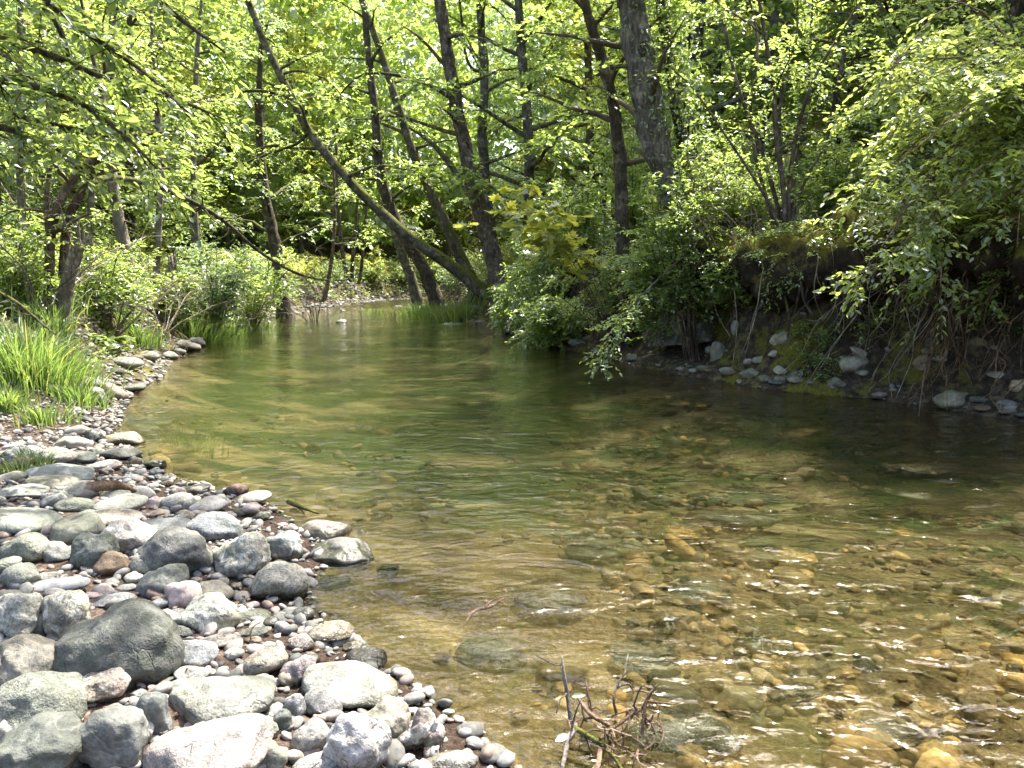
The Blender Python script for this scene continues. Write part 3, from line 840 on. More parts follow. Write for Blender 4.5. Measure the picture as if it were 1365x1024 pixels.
# stones of the right bank face and foot (placed at the depth of the bank)
RB = [
 (1272, 534, 48, 28, 14, .45, (.25, .25, .19), 'large olive stone at the foot of the right bank near the right edge', 'the olive stone'),
 (1114, 513, 24, 20, 0, .25, (.26, .26, .235), 'round grey stone at the water edge of the right bank', 'the round bank stone'),
 (1137, 484, 38, 22, 12, .6, (.34, .33, .30), 'pale angular stone sitting in the right bank above the round stone', 'the pale bank stone'),
 (1145, 470, 24, 14, -25, .5, (.42, .40, .37), 'pale pointed stone leaning on top of the pale bank stone', None),
 (1046, 451, 24, 18, 0, .3, (.29, .28, .23), None, None), (1035, 455, 18, 18, 0, .3, L_, None, None),
 (1001, 499, 26, 15, -8, .4, G_, None, None), (1022, 506, 20, 12, 0, .4, D_, None, None), (1040, 497, 20, 20, 20, .5, L_, None, None),
 (1062, 502, 18, 14, 0, .4, D_, None, None), (958, 474, 22, 36, 8, .5, (.2, .2, .185), 'upright grey stone at the dark corner of the right bank', 'the upright bank stone'),
 (981, 438, 14, 22, 5, .4, (.3, .31, .31), None, None), (947, 467, 14, 10, 0, .3, L_, None, None), (1032, 472, 16, 10, 0, .3, L_, None, None),
 (998, 483, 14, 10, 0, .3, W_, None, None), (1014, 480, 20, 10, 10, .4, G_, None, None), (1230, 485, 26, 22, 10, .4, (.26, .25, .17), 'mossy stone in the right bank above the olive stone', None),
 (1254, 479, 20, 9, 0, .3, L_, None, None), (1242, 456, 22, 16, 0, .5, D_, None, None), (1238, 468, 18, 8, 0, .4, T_, None, None), (1306, 456, 26, 14, 6, .4, (.3, .26, .16), None, None),
 (1358, 516, 24, 22, 0, .3, (.42, .34, .22), 'tan stone in the right bank at the right edge', None), (1330, 500, 24, 10, 0, .4, L_, None, None), (1342, 540, 28, 14, 0, .5, U_, None, None),
 (1205, 495, 12, 14, 0, .4, D_, None, None), (1150, 497, 22, 9, 0, .4, G_, None, None), (1345, 548, 30, 9, 0, .5, D_, None, None), (1095, 498, 16, 10, 0, .4, D_, None, None),
 (752, 450, 18, 10, 0, .5, G_, None, None), (768, 458, 20, 12, 0, .5, U_, None, None), (783, 452, 16, 10, 0, .5, D_, None, None), (795, 468, 14, 9, 0, .4, G_, None, None), (845, 477, 18, 10, 0, .4, D_, None, None),
 (640, 430, 14, 6, 0, .5, D_, None, None), (622, 426, 16, 6, 0, .5, D_, None, None), (690, 440, 14, 7, 0, .5, U_, None, None), (715, 446, 14, 7, 0, .5, D_, None, None),
]
for (px, py, w, h, rot, ang, col, label, phrase) in RB:
    q = bank_hit(px, py)
    o, c, ext = add_rock(px, py, w, h, rot, ang, tuple(v * k_ for v, k_ in zip(col, (1.35, 1.25, 1.1))), 'plain', sub=4 if w > 18 else 3, Yfix=q[1] + .02)
    CN.setdefault(tuple(v * k_ for v, k_ in zip(col, (1.35, 1.25, 1.1))), CN.get(col, 'grey'))
    made.append((o, c, ext, label, col, w))
    if phrase:
        landmark(phrase, c)

# smaller stones filling the gaps of the bar and lining the far edges
def free(x, y, r):
    for _, c, e, *_r in made:
        if abs(x - c[0]) < (e[0] + r) * .8 and abs(y - c[1]) < (e[1] + r) * .8:
            return False
    return True
rr = np.random.default_rng(3)
n = 0
tries = 0
pal = [G_, D_, L_, P_, T_, U_, L_, G_, B_, W_]
while n < 90 and tries < 9000:
    tries += 1
    px, py = rr.uniform(0, 420), 1024 - 460 * rr.uniform(0, 1) ** .8
    q = on_plane(px, py, .06)
    q[2] = hz(q[0], q[1])
    if q[2] < .012 or q[2] > .6: continue
    s = rr.uniform(.022, .065)
    if not free(q[0], q[1], s): continue
    d = np.linalg.norm(q - np.array([0, 0, CAMZ]))
    col = pal[rr.integers(len(pal))]
    w = 2 * s / d * F
    o, c, e = add_rock(px, py, w, w * rr.uniform(.4, .75), rr.uniform(-20, 20), rr.uniform(.2, .7), col, ('plain', 'speckled', 'mottled')[rr.integers(3)], sub=3)
    made.append((o, c, e, None, col, w)); n += 1
for i in range(26):        # left waterline, 9 m to 30 m
    y = 9.3 + 21 * (i / 26) ** 1.3 + rr.uniform(-.3, .3)
    x = xl(y) + rr.uniform(-.5, .12)
    s = rr.uniform(.08, .2) * (1 + y * .012)
    px, py = pix((x, y, max(hz(x, y), 0) + s * .3))
    w = 2 * s / y * F
    col = pal[rr.integers(len(pal))]
    o, c, e = add_rock(px, py, w, w * rr.uniform(.4, .6), rr.uniform(-15, 15), rr.uniform(.3, .7), tuple(v * .85 for v in col), 'plain', sub=3, Yfix=y)
    CN.setdefault(tuple(v * .85 for v in col), CN.get(col, 'grey'))
    made.append((o, c, e, None, col, w))
for i in range(46):        # far gravel bar and right waterline
    if i < 10:
        px, py = rr.uniform(395, 640), rr.uniform(408, 424)
    elif i < 18:
        y = 11 + 11 * rr.uniform()
        px, py = pix((xr(y) + rr.uniform(-.1, .3), y, .05))
    else:
        y = 7.2 + 4.6 * rr.uniform()
        px, py = pix((xr(y) + rr.uniform(-.12, .45), y, .06 + .1 * rr.uniform()))
    q = bank_hit(px, py)
    w = rr.uniform(8, 22)
    col = pal[rr.integers(len(pal))]
    o, c, e = add_rock(px, py, w, w * .45, 0, .5, tuple(v * .85 for v in col), 'plain', sub=3, Yfix=q[1])
    CN.setdefault(tuple(v * .85 for v in col), CN.get(col, 'grey'))
    made.append((o, c, e, None, col, w))

for (o, c, e, label, col, w) in made:
    if not label:
        cn = CN.get(col, 'grey')
        size = 'small' if max(e) < .05 else 'fist-sized' if max(e) < .09 else 'medium' if max(e) < .16 else 'large'
        shp = 'flat' if e[2] < .45 * e[0] else 'rounded' if e[2] > .75 * e[0] else 'low'
        label = where(f'{size} {shp} {cn} stone', c, lambda s: True)
    grp = 'stones of the cobble bar' if c[1] < 8.2 and c[0] < .6 else 'stones along the stream banks'
    tag(o, label, 'rock', grp)

# submerged boulders
SUB = [(735, 810, 104, 52, 0, .2, (.42, .22, .05), 'broad orange-brown boulder under the water in mid foreground'),
       (655, 872, 92, 44, -6, .3, (.50, .40, .22), 'pale tan boulder under water left of the twig raft'),
       (885, 842, 48, 32, 20, .5, (.24, .17, .09), 'dark brown submerged stone right of the orange boulder'),
       (935, 800, 80, 34, 0, .3, (.30, .25, .10), 'olive submerged stone right of the dark brown one'),
       (990, 898, 42, 34, -30, .7, (.46, .33, .14), 'angular golden stone under shallow water at lower right'),
       (905, 985, 150, 60, 4, .3, (.36, .29, .17), 'broad flat brown boulder under water beside the twig raft'),
       (1115, 935, 26, 16, 10, .5, (.66, .42, .06), 'bright yellow-orange stone under shallow water'),
       (1330, 965, 120, 44, -28, .6, (.62, .36, .10), 'orange tilted slab under water at the right edge'),
       (1260, 915, 90, 26, -24, .6, (.56, .36, .13), 'golden ribbed slab under water at lower right'),
       (860, 890, 90, 34, 0, .3, (.20, .18, .10), 'dark olive boulder under water above the twig raft'),
       (1010, 860, 60, 26, 0, .4, (.22, .21, .09), 'greenish submerged stone in the right foreground'),
       (380, 636, 44, 12, 0, .3, (.13, .13, .13), 'dark stone just under the ripples beyond the bright white stone'),
       (980, 690, 120, 22, 0, .3, (.46, .36, .16), 'sunlit tan shoal stone in mid stream'),
       (1230, 660, 110, 22, -6, .4, (.60, .42, .15), 'golden sunlit stone under water toward the right bank'),
       (790, 735, 70, 24, 0, .3, (.40, .34, .17), 'pale stone under water in mid stream with worm-like lines'),
       (1060, 925, 70, 24, 10, .5, (.42, .33, .17), 'tan flat stone among shallow gravel at lower right'),
       (1180, 985, 90, 40, 5, .4, (.46, .36, .22), 'pale brown stone under the riffle at the bottom edge')]
for (px, py, w, h, rot, ang, col, label) in SUB:
    q = on_plane(px, py, 0)
    zb = hz(q[0], q[1])
    q = on_plane(px, py, zb + .02)
    d = np.linalg.norm(q - np.array([0, 0, CAMZ]))
    o, c, e = add_rock(px, py, w, h, rot, ang, col, 'mottled' if ang < .4 else 'plain', sub=4, Yfix=q[1])
    top = c[2] + e[2]
    if top > -.012:
        o.location.z -= top + .012
    tag(o, label, 'rock', 'boulders under the water')

def scatter_stones(name, pts, size, mat, rng, sub=2, flat=(.35, .7), sink=.25):
    D, Fi = ICO[sub]
    n = len(pts)
    mb = MB()
    protos = [rock_shape(sub, rng.uniform(.2, .8), int(rng.integers(1e6)))[0] for _ in range(14)]
    idx = rng.integers(0, 14, n)
    for k in range(14):
        sel = np.where(idx == k)[0]
        if not len(sel): continue
        m = len(sel)
        a = rng.uniform(0, 2 * math.pi, m)
        s = size[sel]
        V = protos[k][None] * np.stack([s, s * rng.uniform(.6, .95, m), s * rng.uniform(*flat, m)], -1)[:, None, :]
        ca, sa = np.cos(a)[:, None], np.sin(a)[:, None]
        W = np.stack([V[..., 0] * ca - V[..., 1] * sa, V[..., 0] * sa + V[..., 1] * ca, V[..., 2]], -1)
        tl = rng.normal(0, .25, (m, 2))
        W[..., 2] += W[..., 0] * tl[:, :1] + W[..., 1] * tl[:, 1:]
        Pp = pts[sel].copy()
        Pp[:, 2] += s * sink
        W = W + Pp[:, None, :]
        mb.add(W.reshape(-1, 3), (Fi[None] + (np.arange(m) * len(D))[:, None, None]).reshape(-1, 3))
    return link(name, mb.mesh(name, mat))

# loose gravel of the stream bed
n = 5200
y = 1.8 + 9.5 * R.uniform(0, 1, n) ** 1.5
u = R.uniform(0, 1, n)
x = xl(y) + u * (xr(y) - xl(y))
keep = R.uniform(0, 1, n) < np.where(x > .3, 1, .55)
x, y = x[keep], y[keep]
z = height(x, y)
sz = R.uniform(.012, .05, len(x)) * (1 + (R.uniform(0, 1, len(x)) < .12) * R.uniform(.6, 2.4, len(x)))
P = np.stack([x, y, z], -1)
k = (P[:, 2] + sz * 1.05 < -.015) & (fbm(P * 1.1, 2, 61) > -.2 + .3 * (x < .5))
o = scatter_stones('streambed_gravel', P[k], sz[k], M['bed_stone'], R)
tag(o, kind='stuff')
# pebbles of the bar and the banks
n = 9000
y = 2.0 + 6.5 * R.uniform(0, 1, n) ** 1.2
x = xl(y) - 3.6 * R.uniform(0, 1, n) ** 1.1 + .15
n2 = 4200
y2 = 8.5 + 37 * R.uniform(0, 1, n2) ** 1.1
x2 = np.where((R.uniform(0, 1, n2) < .93) & (y2 < 26) | (R.uniform(0, 1, n2) < .6) & (y2 >= 26), xl(y2) - R.uniform(-.15, 1.2, n2), xr(y2) + R.uniform(-.15, .9, n2))
x, y = np.append(x, x2), np.append(y, y2)
z = height(x, y)
sz = np.append(R.uniform(.006, .022, n) * (1 + 1.1 * (R.uniform(0, 1, n) < .25)), R.uniform(.015, .05, n2) * (1 + (y2 > 24)))
k = z > -.03
sz[:900] = R.uniform(.024, .048, 900)
o = scatter_stones('gravel', np.stack([x, y, z], -1)[k], sz[k], M['pebble'], R)
tag(o, kind='stuff')
# leaf litter between the stones
for nm, cnt, mt in (('leaf_litter', 9000, 'litter'), ('petal_litter', 1600, 'litter_pink')):
    y = 2.0 + 6.2 * R.uniform(0, 1, cnt) ** 1.15
    x = xl(y) - .1 - 3.6 * R.uniform(0, 1, cnt)
    z = height(x, y) + R.uniform(.004, .03, cnt)
    k = (z > .03) & (fbm(np.stack([x, y, 0 * x], -1) * 1.7, 2, 44) > -.25)
    mb = MB()
    m = k.sum()
    ax = nrm(R.normal(0, 1, (m, 3)) * np.array([1, 1, .25]))
    leaves(mb, np.stack([x, y, z], -1)[k], ax, np.array([0, 0, 1.0]) + R.normal(0, .35, (m, 3)), R.uniform(.008, .03, m), LEAF_QUAD)
    o = link(nm, mb.mesh(nm, M[mt]))
    tag(o, kind='stuff')
# ------------------------------------------------------------------ growing things
def limb_path(p0, d, L, rng, n=5, lift=.15, sag=.25, wig=.12):
    d = nrm(np.asarray(d, float))
    pts = [np.asarray(p0, float)]
    for i in range(n):
        t = (i + 1) / n
        d = nrm(d + rng.normal(0, wig, 3) + np.array([0, 0, lift * (1 - t) - sag * t]) * .5)
        pts.append(pts[-1] + d * L / n)
    return np.array(pts)

def twigs_on(pts, k, L, rng, t0=.25, spread=1.0):
    """twig starts, directions and lengths along a limb"""
    seg = np.linalg.norm(np.diff(pts, axis=0), axis=1)
    cum = np.concatenate([[0], np.cumsum(seg)]) / seg.sum()
    t = rng.uniform(t0, 1, k)
    P = np.stack([np.interp(t, cum, pts[:, i]) for i in range(3)], -1)
    i = np.clip(np.searchsorted(cum, t) - 1, 0, len(seg) - 1)
    T = nrm(np.diff(pts, axis=0))[i]
    side = nrm(np.cross(T, [0, 0, 1.0]) + 1e-4)
    sg = rng.choice([-1.0, 1.0], (k, 1))
    D = T * rng.uniform(.2, 1, (k, 1)) + side * sg * rng.uniform(.2, 1, (k, 1)) * spread + rng.normal(0, .3, (k, 3))
    return P, nrm(D), L * rng.uniform(.5, 1.2, k) * (1.15 - .5 * t)

def twig_tubes(mb, P, D, L, r, droop=.25):
    for p, d, l in zip(P, D, L):
        q = np.array([p, p + d * l * .5 - np.array([0, 0, droop * .25 * l]), p + d * l - np.array([0, 0, droop * l])])
        tube(mb, q, [r, r * .7, r * .35], 3, cap=False)

def plant(name, base):
    o = bpy.data.objects.new(name, None)
    o.empty_display_size = .3
    COL.objects.link(o)
    o.location = [float(v) for v in base]
    return o

def build_tree(name, trunk, rad, bark, rng, limbs=(), auto=0, t0=.35, t1=1.0, reach=2.5, twigs=14, twiglen=.8, per=10, leaf=.13, tpl=LEAF_QUAD, lmat='leaf_mid', seg=12, up=.35, crown_lift=.15, sag=.25, limb_bark=None, lump=.10, twig_r=.006, dirbias=None, extra=None):
    """one tree: trunk, branches (each with its own twigs), crown"""
    trunk = np.asarray(trunk, float)
    base = trunk[0].copy()
    root = plant(name, base)
    pts, rd = smooth_path(trunk - base, rad, 5)
    hgt_ = np.concatenate([[0], np.cumsum(np.linalg.norm(np.diff(pts, axis=0), axis=1))])
    rd = rd * (1 + .55 * np.clip(1 - hgt_ / (rd[0] * 3.2), 0, 1) ** 1.6)
    mb = MB(); tube(mb, pts, rd, seg, lump * 1.7, int(rng.integers(1e5)))
    for i in range(9 if rd[0] > .12 else 0):        # broken stubs
        k_ = int(rng.uniform(.15, .8) * (len(pts) - 1)); a_ = rng.uniform(0, 6.28)
        d_ = np.array([math.cos(a_), math.sin(a_), rng.uniform(-.1, .6)])
        tube(mb, limb_path(pts[k_], d_, rd[k_] + rng.uniform(.1, .5), rng, 3, 0, .1, .15), np.linspace(rd[k_] * .22, rd[k_] * .08, 4), 5)
    link('trunk', mb.mesh('trunk', M[bark]), root)
    cm = MB()
    allim = []
    for (lp, lr, lb, k) in limbs:
        q, r_ = smooth_path(np.asarray(lp, float) - base, lr, 4)
        allim.append((q, r_, lb, k))
    tl = np.concatenate([[0], np.cumsum(np.linalg.norm(np.diff(pts, axis=0), axis=1))]); tl /= tl[-1]
    for i in range(auto):
        t = t0 + (t1 - t0) * ((i + rng.uniform(.1, .9)) / auto)
        p = np.array([np.interp(t, tl, pts[:, j]) for j in range(3)])
        r0 = np.interp(t, tl, rd)
        a = i * 2.4 + rng.uniform(-.5, .5)
        d = np.array([math.cos(a), math.sin(a), up + rng.uniform(-.25, .25)])
        if dirbias is not None: d = d + np.asarray(dirbias)
        L = reach * rng.uniform(.65, 1.2) * (1.15 - .65 * max(0, (t - t0) / (1.001 - t0)) ** 1.5)
        lp = limb_path(p, d, L, rng, 5, crown_lift, sag)
        allim.append((lp, np.linspace(min(r0 * .55, .02 + .022 * L), .008, len(lp)), limb_bark or bark, twigs))
    for (lp, lr, lb, k) in allim:
        bm_ = MB()
        tube(bm_, lp, lr, 6, lump * .7, int(rng.integers(1e5)))
        if k:
            P, D, L = twigs_on(lp, k, twiglen, rng)
            twig_tubes(bm_, P, D, L, twig_r)
            if per:
                sprays(cm, P, D, L, per, leaf, tpl, rng)
        link('branch', bm_.mesh('branch', M[lb]), root)
    if extra: extra(cm, base)
    if cm.n:
        link('crown', cm.mesh('crown', M[lmat], smooth=False), root)
    return root

def copy_tree(root, loc, rz, sc):
    r = root.copy(); COL.objects.link(r)
    r.location = [float(v) for v in loc]; r.rotation_euler = (0, 0, rz); r.scale = (sc, sc, sc)
    for ch in list(root.children):
        c = ch.copy(); COL.objects.link(c); c.parent = r
    return r

def A(pl, Y):
    """list of (px,py[,dY]) at depth Y -> points"""
    return np.array([at(p[0], p[1], Y + (p[2] if len(p) > 2 else 0)) for p in pl])

def rootdown(pts, d=.3):
    """carry a trunk base down into the ground"""
    p = np.array(pts, float)
    p[0][2] = min(p[0][2], hz(p[0][0], p[0][1])) - d * .3
    return p

rng = np.random.default_rng(11)
# ---- the trees one can tell apart
lean = rootdown(A([(655, 396), (612, 362), (545, 315), (490, 266), (445, 218), (408, 168), (378, 108), (345, 38), (318, -40), (300, -110)], 26))
t = build_tree('tree', lean, [.27, .215, .185, .16, .15, .14, .13, .115, .10, .06], 'bark_moss', rng,
    limbs=[(A([(393, 140), (372, 126), (335, 121), (290, 127), (240, 138), (205, 148)], 26), [.07, .06, .055, .045, .035, .02], 'bark_moss', 16),
           (A([(410, 178), (395, 192), (362, 204), (330, 216), (308, 226)], 26), [.06, .05, .045, .035, .015], 'bark_dark', 8),
           (A([(372, 100), (400, 95), (440, 110), (470, 150)], 26), [.05, .04, .03, .012], 'bark_dark', 8),
           (A([(500, 275), (470, 270), (430, 262), (395, 270)], 26), [.04, .03, .02, .01], 'bark_dark', 8)],
    auto=11, t0=.4, reach=2.6, twigs=14, per=9, leaf=.14, tpl=LEAF_OVAL, lmat='leaf_bright', seg=14)
tag(t, 'long mossy tree leaning far left across the stream from the right bank', 'tree'); landmark('the long leaning tree', lean[2])

twin = rootdown(A([(674, 402), (660, 352), (642, 290), (628, 232), (612, 160), (600, 95), (586, 0), (575, -90), (566, -180)], 25))
t = build_tree('tree', twin, [.38, .29, .26, .24, .22, .205, .18, .14, .08], 'bark_brown', rng,
    limbs=[(A([(634, 272), (618, 246), (596, 214), (572, 188), (545, 170)], 25), [.10, .10, .09, .075, .03], 'bark_moss', 6),
           (A([(603, 132), (580, 118), (552, 106), (520, 99), (486, 99), (462, 116), (448, 136)], 25), [.065, .06, .055, .05, .04, .03, .012], 'bark_dark', 16),
           (A([(590, 40), (622, 60), (640, 95)], 25), [.05, .04, .015], 'bark_dark', 8)],
    auto=12, t0=.3, reach=2.6, twigs=14, per=10, leaf=.13, tpl=LEAF_OVAL, lmat='leaf_bright', seg=14)
tag(t, 'tall brown tree with a mossy side limb where the stream bends', 'tree'); landmark('the tall brown tree', twin[1])

p = rootdown(A([(660, 380), (655, 320), (648, 250), (643, 180), (646, 110), (641, 30), (638, -60), (640, -140)], 26.6))
t = build_tree('tree', p, [.25, .20, .17, .16, .155, .145, .12, .07], 'bark_grey', rng,
    limbs=[(A([(646, 96), (630, 92), (620, 70), (616, 30), (610, -20)], 26.6), [.06, .055, .05, .045, .03], 'bark_dark', 8)],
    auto=7, t0=.5, reach=2.4, twigs=12, per=8, leaf=.13, tpl=LEAF_OVAL, lmat='leaf_bright')
tag(t, 'straight upright trunk close behind the tall brown tree', 'tree')

p = rootdown(A([(640, 392), (612, 340), (588, 285), (564, 235), (548, 195), (530, 140), (508, 70), (482, 0), (460, -80)], 29))
t = build_tree('tree', p, [.27, .23, .20, .185, .17, .155, .13, .11, .06], 'bark_moss', rng, auto=9, t0=.4, reach=2.8, twigs=14, per=8, leaf=.14, tpl=LEAF_OVAL, lmat='leaf_cool')
tag(t, 'slanting mossy trunk between the leaning tree and the tall brown tree', 'tree'); landmark('the slanting mossy trunk', p[3])
p = rootdown(A([(590, 398), (566, 360), (540, 318), (518, 270), (505, 215), (500, 150), (490, 60), (480, -40)], 29))
t = build_tree('tree', p, [.30, .25, .23, .21, .18, .16, .12, .06], 'bark_dark', rng, auto=9, t0=.35, reach=2.8, twigs=14, per=9, leaf=.14, lmat='leaf_bright')
tag(t, 'dark trunk leaning out at the far bend left of the slanting mossy trunk', 'tree')
p = rootdown(A([(562, 404), (548, 370), (536, 338), (520, 290), (500, 230)], 31))
t = build_tree('tree', p, [.25, .21, .19, .14, .05], 'bark_grey', rng, auto=7, t0=.4, reach=2, twigs=12, per=9, leaf=.14, lmat='leaf_bright')
tag(t, 'short grey leaning trunk, leftmost at the far end of the right bank', 'tree')

p = rootdown(A([(836, 290), (828, 238), (824, 190), (816, 132), (800, 72), (780, 5), (765, -80)], 14))
t = build_tree('tree', p, [.13, .12, .115, .105, .095, .08, .04], 'bark_dark', rng,
    limbs=[(A([(800, 75), (790, 40), (812, 10), (835, -25)], 14), [.05, .045, .04, .02], 'bark_dark', 8)],
    auto=6, t0=.45, reach=1.8, twigs=12, twiglen=.7, per=9, leaf=.13, tpl=LEAF_MAPLE, lmat='leaf_bright', limb_bark='twig')
tag(t, 'slim dark crooked trunk left of the thick grey tree on the right bank', 'tree'); landmark('the slim crooked trunk', p[1])

big = rootdown(A([(922, 330), (898, 262), (880, 205), (866, 150), (855, 88), (842, 10), (830, -80), (822, -200)], 12.6))
def ivy(cm, base):
    m = 4200
    t = rng.uniform(0, 1, m) ** .8
    q = np.stack([np.interp(t * (len(big) - 1), np.arange(len(big)), big[:, j]) for j in range(3)], -1) - base
    q2 = np.stack([np.interp(t * (len(ivy2) - 1), np.arange(len(ivy2)), ivy2[:, j]) for j in range(3)], -1) - base
    q = np.where(rng.uniform(0, 1, (m, 1)) < .3, q, q2)
    a = rng.uniform(0, 6.28, m); r_ = rng.uniform(.12, .42, m)
    q = q + np.stack([np.cos(a) * r_ + .12, np.sin(a) * r_ - .05, rng.normal(0, .1, m)], -1)
    leaves(cm, q, rng.normal(0, 1, (m, 3)) - [0, 0, .6], np.stack([np.cos(a), np.sin(a), .6 + 0 * a], -1) + rng.normal(0, .3, (m, 3)), rng.uniform(.05, .1, m), LEAF_OVAL)
ivy2 = A([(925, 320), (915, 240), (905, 160), (893, 80), (880, 0), (870, -90)], 12.9)
t = build_tree('tree', big, [.36, .26, .235, .225, .22, .21, .18, .1], 'bark_grey', rng,
    limbs=[(A([(925, 320), (915, 240), (905, 160), (893, 80), (880, 0), (870, -90)], 12.9), [.13, .115, .105, .10, .09, .05], 'bark_dark', 12)] +
           [(np.array([big[-2] + [0, 0, .3 * i_ - 1], (big[-2] + np.array(e_)) / 2 + [0, 0, .8], np.array(e_, float)]), [.07, .04, .008], 'bark_dark', 74) for i_, e_ in enumerate([(1, 9.5, 7), (3.6, 9, 7.6), (5, 9.8, 7), (4.4, 11, 8.2), (.4, 11.5, 8), (2, 8.2, 8), (6.4, 9, 8), (4.6, 7.3, 7.4), (6.2, 7.4, 7.6)])],  # high limbs out of view, added to throw dappled shade on the water
    auto=9, t0=.30, reach=2.0, twigs=12, twiglen=.6, per=9, leaf=.085, tpl=LEAF_OVAL, lmat='leaf_mid', seg=18, lump=.16, limb_bark='twig', extra=ivy)
tag(t, 'thick rough grey tree with a dark ivied second stem on the right bank', 'tree'); thick = t; landmark('the thick grey tree', big[1])

def stems_tree(label, stems, rads, bark, lm, leaf, auto, reach, rng, tpl=LEAF_OVAL, cat='tree', name='tree', twigs=10, per=9, t0=.35, twiglen=.6):
    limbs = [(s, r, bark, twigs) for s, r in zip(stems[1:], rads[1:])]
    s0 = np.array(stems[0]); s0[0][2] = min(s0[0][2], hz(s0[0][0], s0[0][1]) - .1)
    t = build_tree(name, s0, rads[0], bark, rng, limbs=limbs, auto=auto, t0=t0, reach=reach, twigs=twigs, twiglen=twiglen, per=per, leaf=leaf, tpl=tpl, lmat=lm, limb_bark='twig', seg=8)
    tag(t, label, cat)
    return t
b0 = (1052, 335)
st = [A([b0, (1045, 260), (1035, 190), (1030, 110), (1015, 20), (1000, -70)], 11), A([b0, (1052, 250), (1064, 170), (1090, 95), (1130, 30), (1165, -40)], 11),
      A([b0, (1035, 270), (1015, 200), (985, 120), (965, 30), (955, -60)], 11.1), A([b0, (1058, 240), (1075, 150), (1080, 60), (1085, -40)], 11.3),
      A([b0, (1030, 280), (1000, 230), (960, 170), (925, 120), (895, 90)], 10.8), A([b0, (1042, 230), (1040, 140), (1062, 50), (1060, -50)], 11.2),
      A([b0, (1062, 270), (1090, 210), (1120, 170), (1150, 150)], 10.9), A([(1047, 335), (1020, 260), (1000, 160), (1010, 60), (990, -40)], 11.4)]
rd = [[.045, .04, .035, .03, .025, .01], [.036, .032, .028, .022, .016, .008], [.04, .035, .03, .025, .02, .01], [.04, .033, .028, .02, .01], [.03, .026, .02, .016, .012, .006], [.035, .03, .025, .02, .01], [.026, .022, .017, .012, .006], [.035, .03, .025, .02, .01]]
t = stems_tree('dense many-stemmed small tree in the middle of the right bank', st, rd, 'bark_brown', 'leaf_bright', .08, 7, 1.5, rng, twigs=20, per=14)
many = t; landmark('the many-stemmed tree', st[0][1])
p = A([(1090, 330), (1098, 230), (1112, 140), (1128, 60), (1150, 0), (1170, -60)], 13)
t = stems_tree('slender dark sapling right of the many-stemmed tree', [p], [[.05, .045, .04, .035, .03, .01]], 'bark_dark', 'leaf_bright', .1, 9, 1.6, rng, per=12, twigs=12)

# left bank
st = [A([(64, 415), (66, 350), (70, 300), (84, 260), (106, 230), (130, 205), (160, 170)], 11), A([(84, 410), (86, 340), (92, 290), (112, 250), (134, 205), (140, 150), (120, 60), (100, -40)], 11.2), A([(66, 330), (62, 270), (68, 200), (60, 110), (50, 0)], 11.1)]
rd = [[.085, .07, .066, .062, .055, .05, .03], [.085, .075, .07, .062, .055, .045, .03, .015], [.045, .04, .034, .026, .012]]
t = stems_tree('bent twin-stemmed tree with reddish bark behind the big grass tuft', st, rd, 'bark_brown', 'leaf_mid', .09, 5, 1.4, rng)
landmark('the bent twin-stemmed tree', st[0][1])
p = rootdown(A([(176, 420), (170, 350), (156, 280), (147, 215), (144, 140), (150, 40), (150, -60)], 15))
t = build_tree('tree', p, [.13, .115, .105, .095, .085, .07, .03], 'bark_pale', rng, auto=8, t0=.45, reach=1.8, twigs=10, per=8, leaf=.1, tpl=LEAF_OVAL, lmat='leaf_mid', limb_bark='twig')
tag(t, 'pale slim trunk right of the bent twin-stemmed tree', 'tree'); landmark('the pale slim trunk', p[1])
p = rootdown(A([(380, 408), (372, 360), (364, 310), (352, 250), (345, 150), (350, 20)], 28))
t = build_tree('tree', p, [.28, .23, .2, .17, .13, .06], 'bark_dark', rng, auto=12, t0=.2, reach=2.6, twigs=14, per=9, leaf=.14, lmat='leaf_cool')
tag(t, 'blackish trunk on the left bank where the pool ends', 'tree'); landmark('the blackish far trunk', p[1])
st = [A([(466, 408), (462, 370), (456, 330), (450, 270), (448, 180)], 41), A([(468, 408), (470, 350), (474, 300), (480, 220)], 41), A([(470, 408), (480, 370), (484, 330), (490, 260)], 41.2)]
rd = [[.17, .14, .12, .1, .06], [.13, .11, .09, .05], [.12, .1, .08, .04]]
t = stems_tree('cluster of three dark stems on the far gravel at the bend', st, rd, 'bark_dark', 'leaf_bright', .16, 8, 2.4, rng, tpl=LEAF_QUAD)
landmark('the far stem cluster', st[0][1])
st = [A([(430, 412), (438, 370), (444, 330), (446, 260), (440, 180)], 36)]
t = stems_tree('single thin trunk left of the far stem cluster', st, [[.12, .1, .08, .07, .03]], 'bark_brown', 'leaf_bright', .15, 9, 2, rng, tpl=LEAF_QUAD)

for lab, pl_, Y_, r0 in [('slender pale trunk rising straight at the left edge', [(34, 415), (30, 300), (24, 160), (28, 20), (30, -40)], 12.5, .07),
                       ('slender pale trunk just behind the broken snag', [(206, 415), (210, 330), (214, 220), (206, 100), (200, -20)], 18.5, .09),
                       ('slender grey trunk midway between the broken snag and the blackish far trunk', [(268, 412), (262, 330), (258, 220), (262, 90), (270, -20)], 21, .10),
                       ('slender trunk bending right behind the pale slim trunk', [(122, 420), (118, 340), (124, 240), (140, 130), (150, 20)], 14.5, .07)]:
    q = rootdown(A(pl_, Y_))
    t = build_tree('tree', q, [r0, r0 * .9, r0 * .8, r0 * .65, r0 * .3], 'bark_pale', rng, auto=9, t0=.45, reach=1.8, twigs=12, per=9, leaf=.10, tpl=LEAF_OVAL, lmat='leaf_bright', limb_bark='twig')
    tag(t, lab, 'tree')
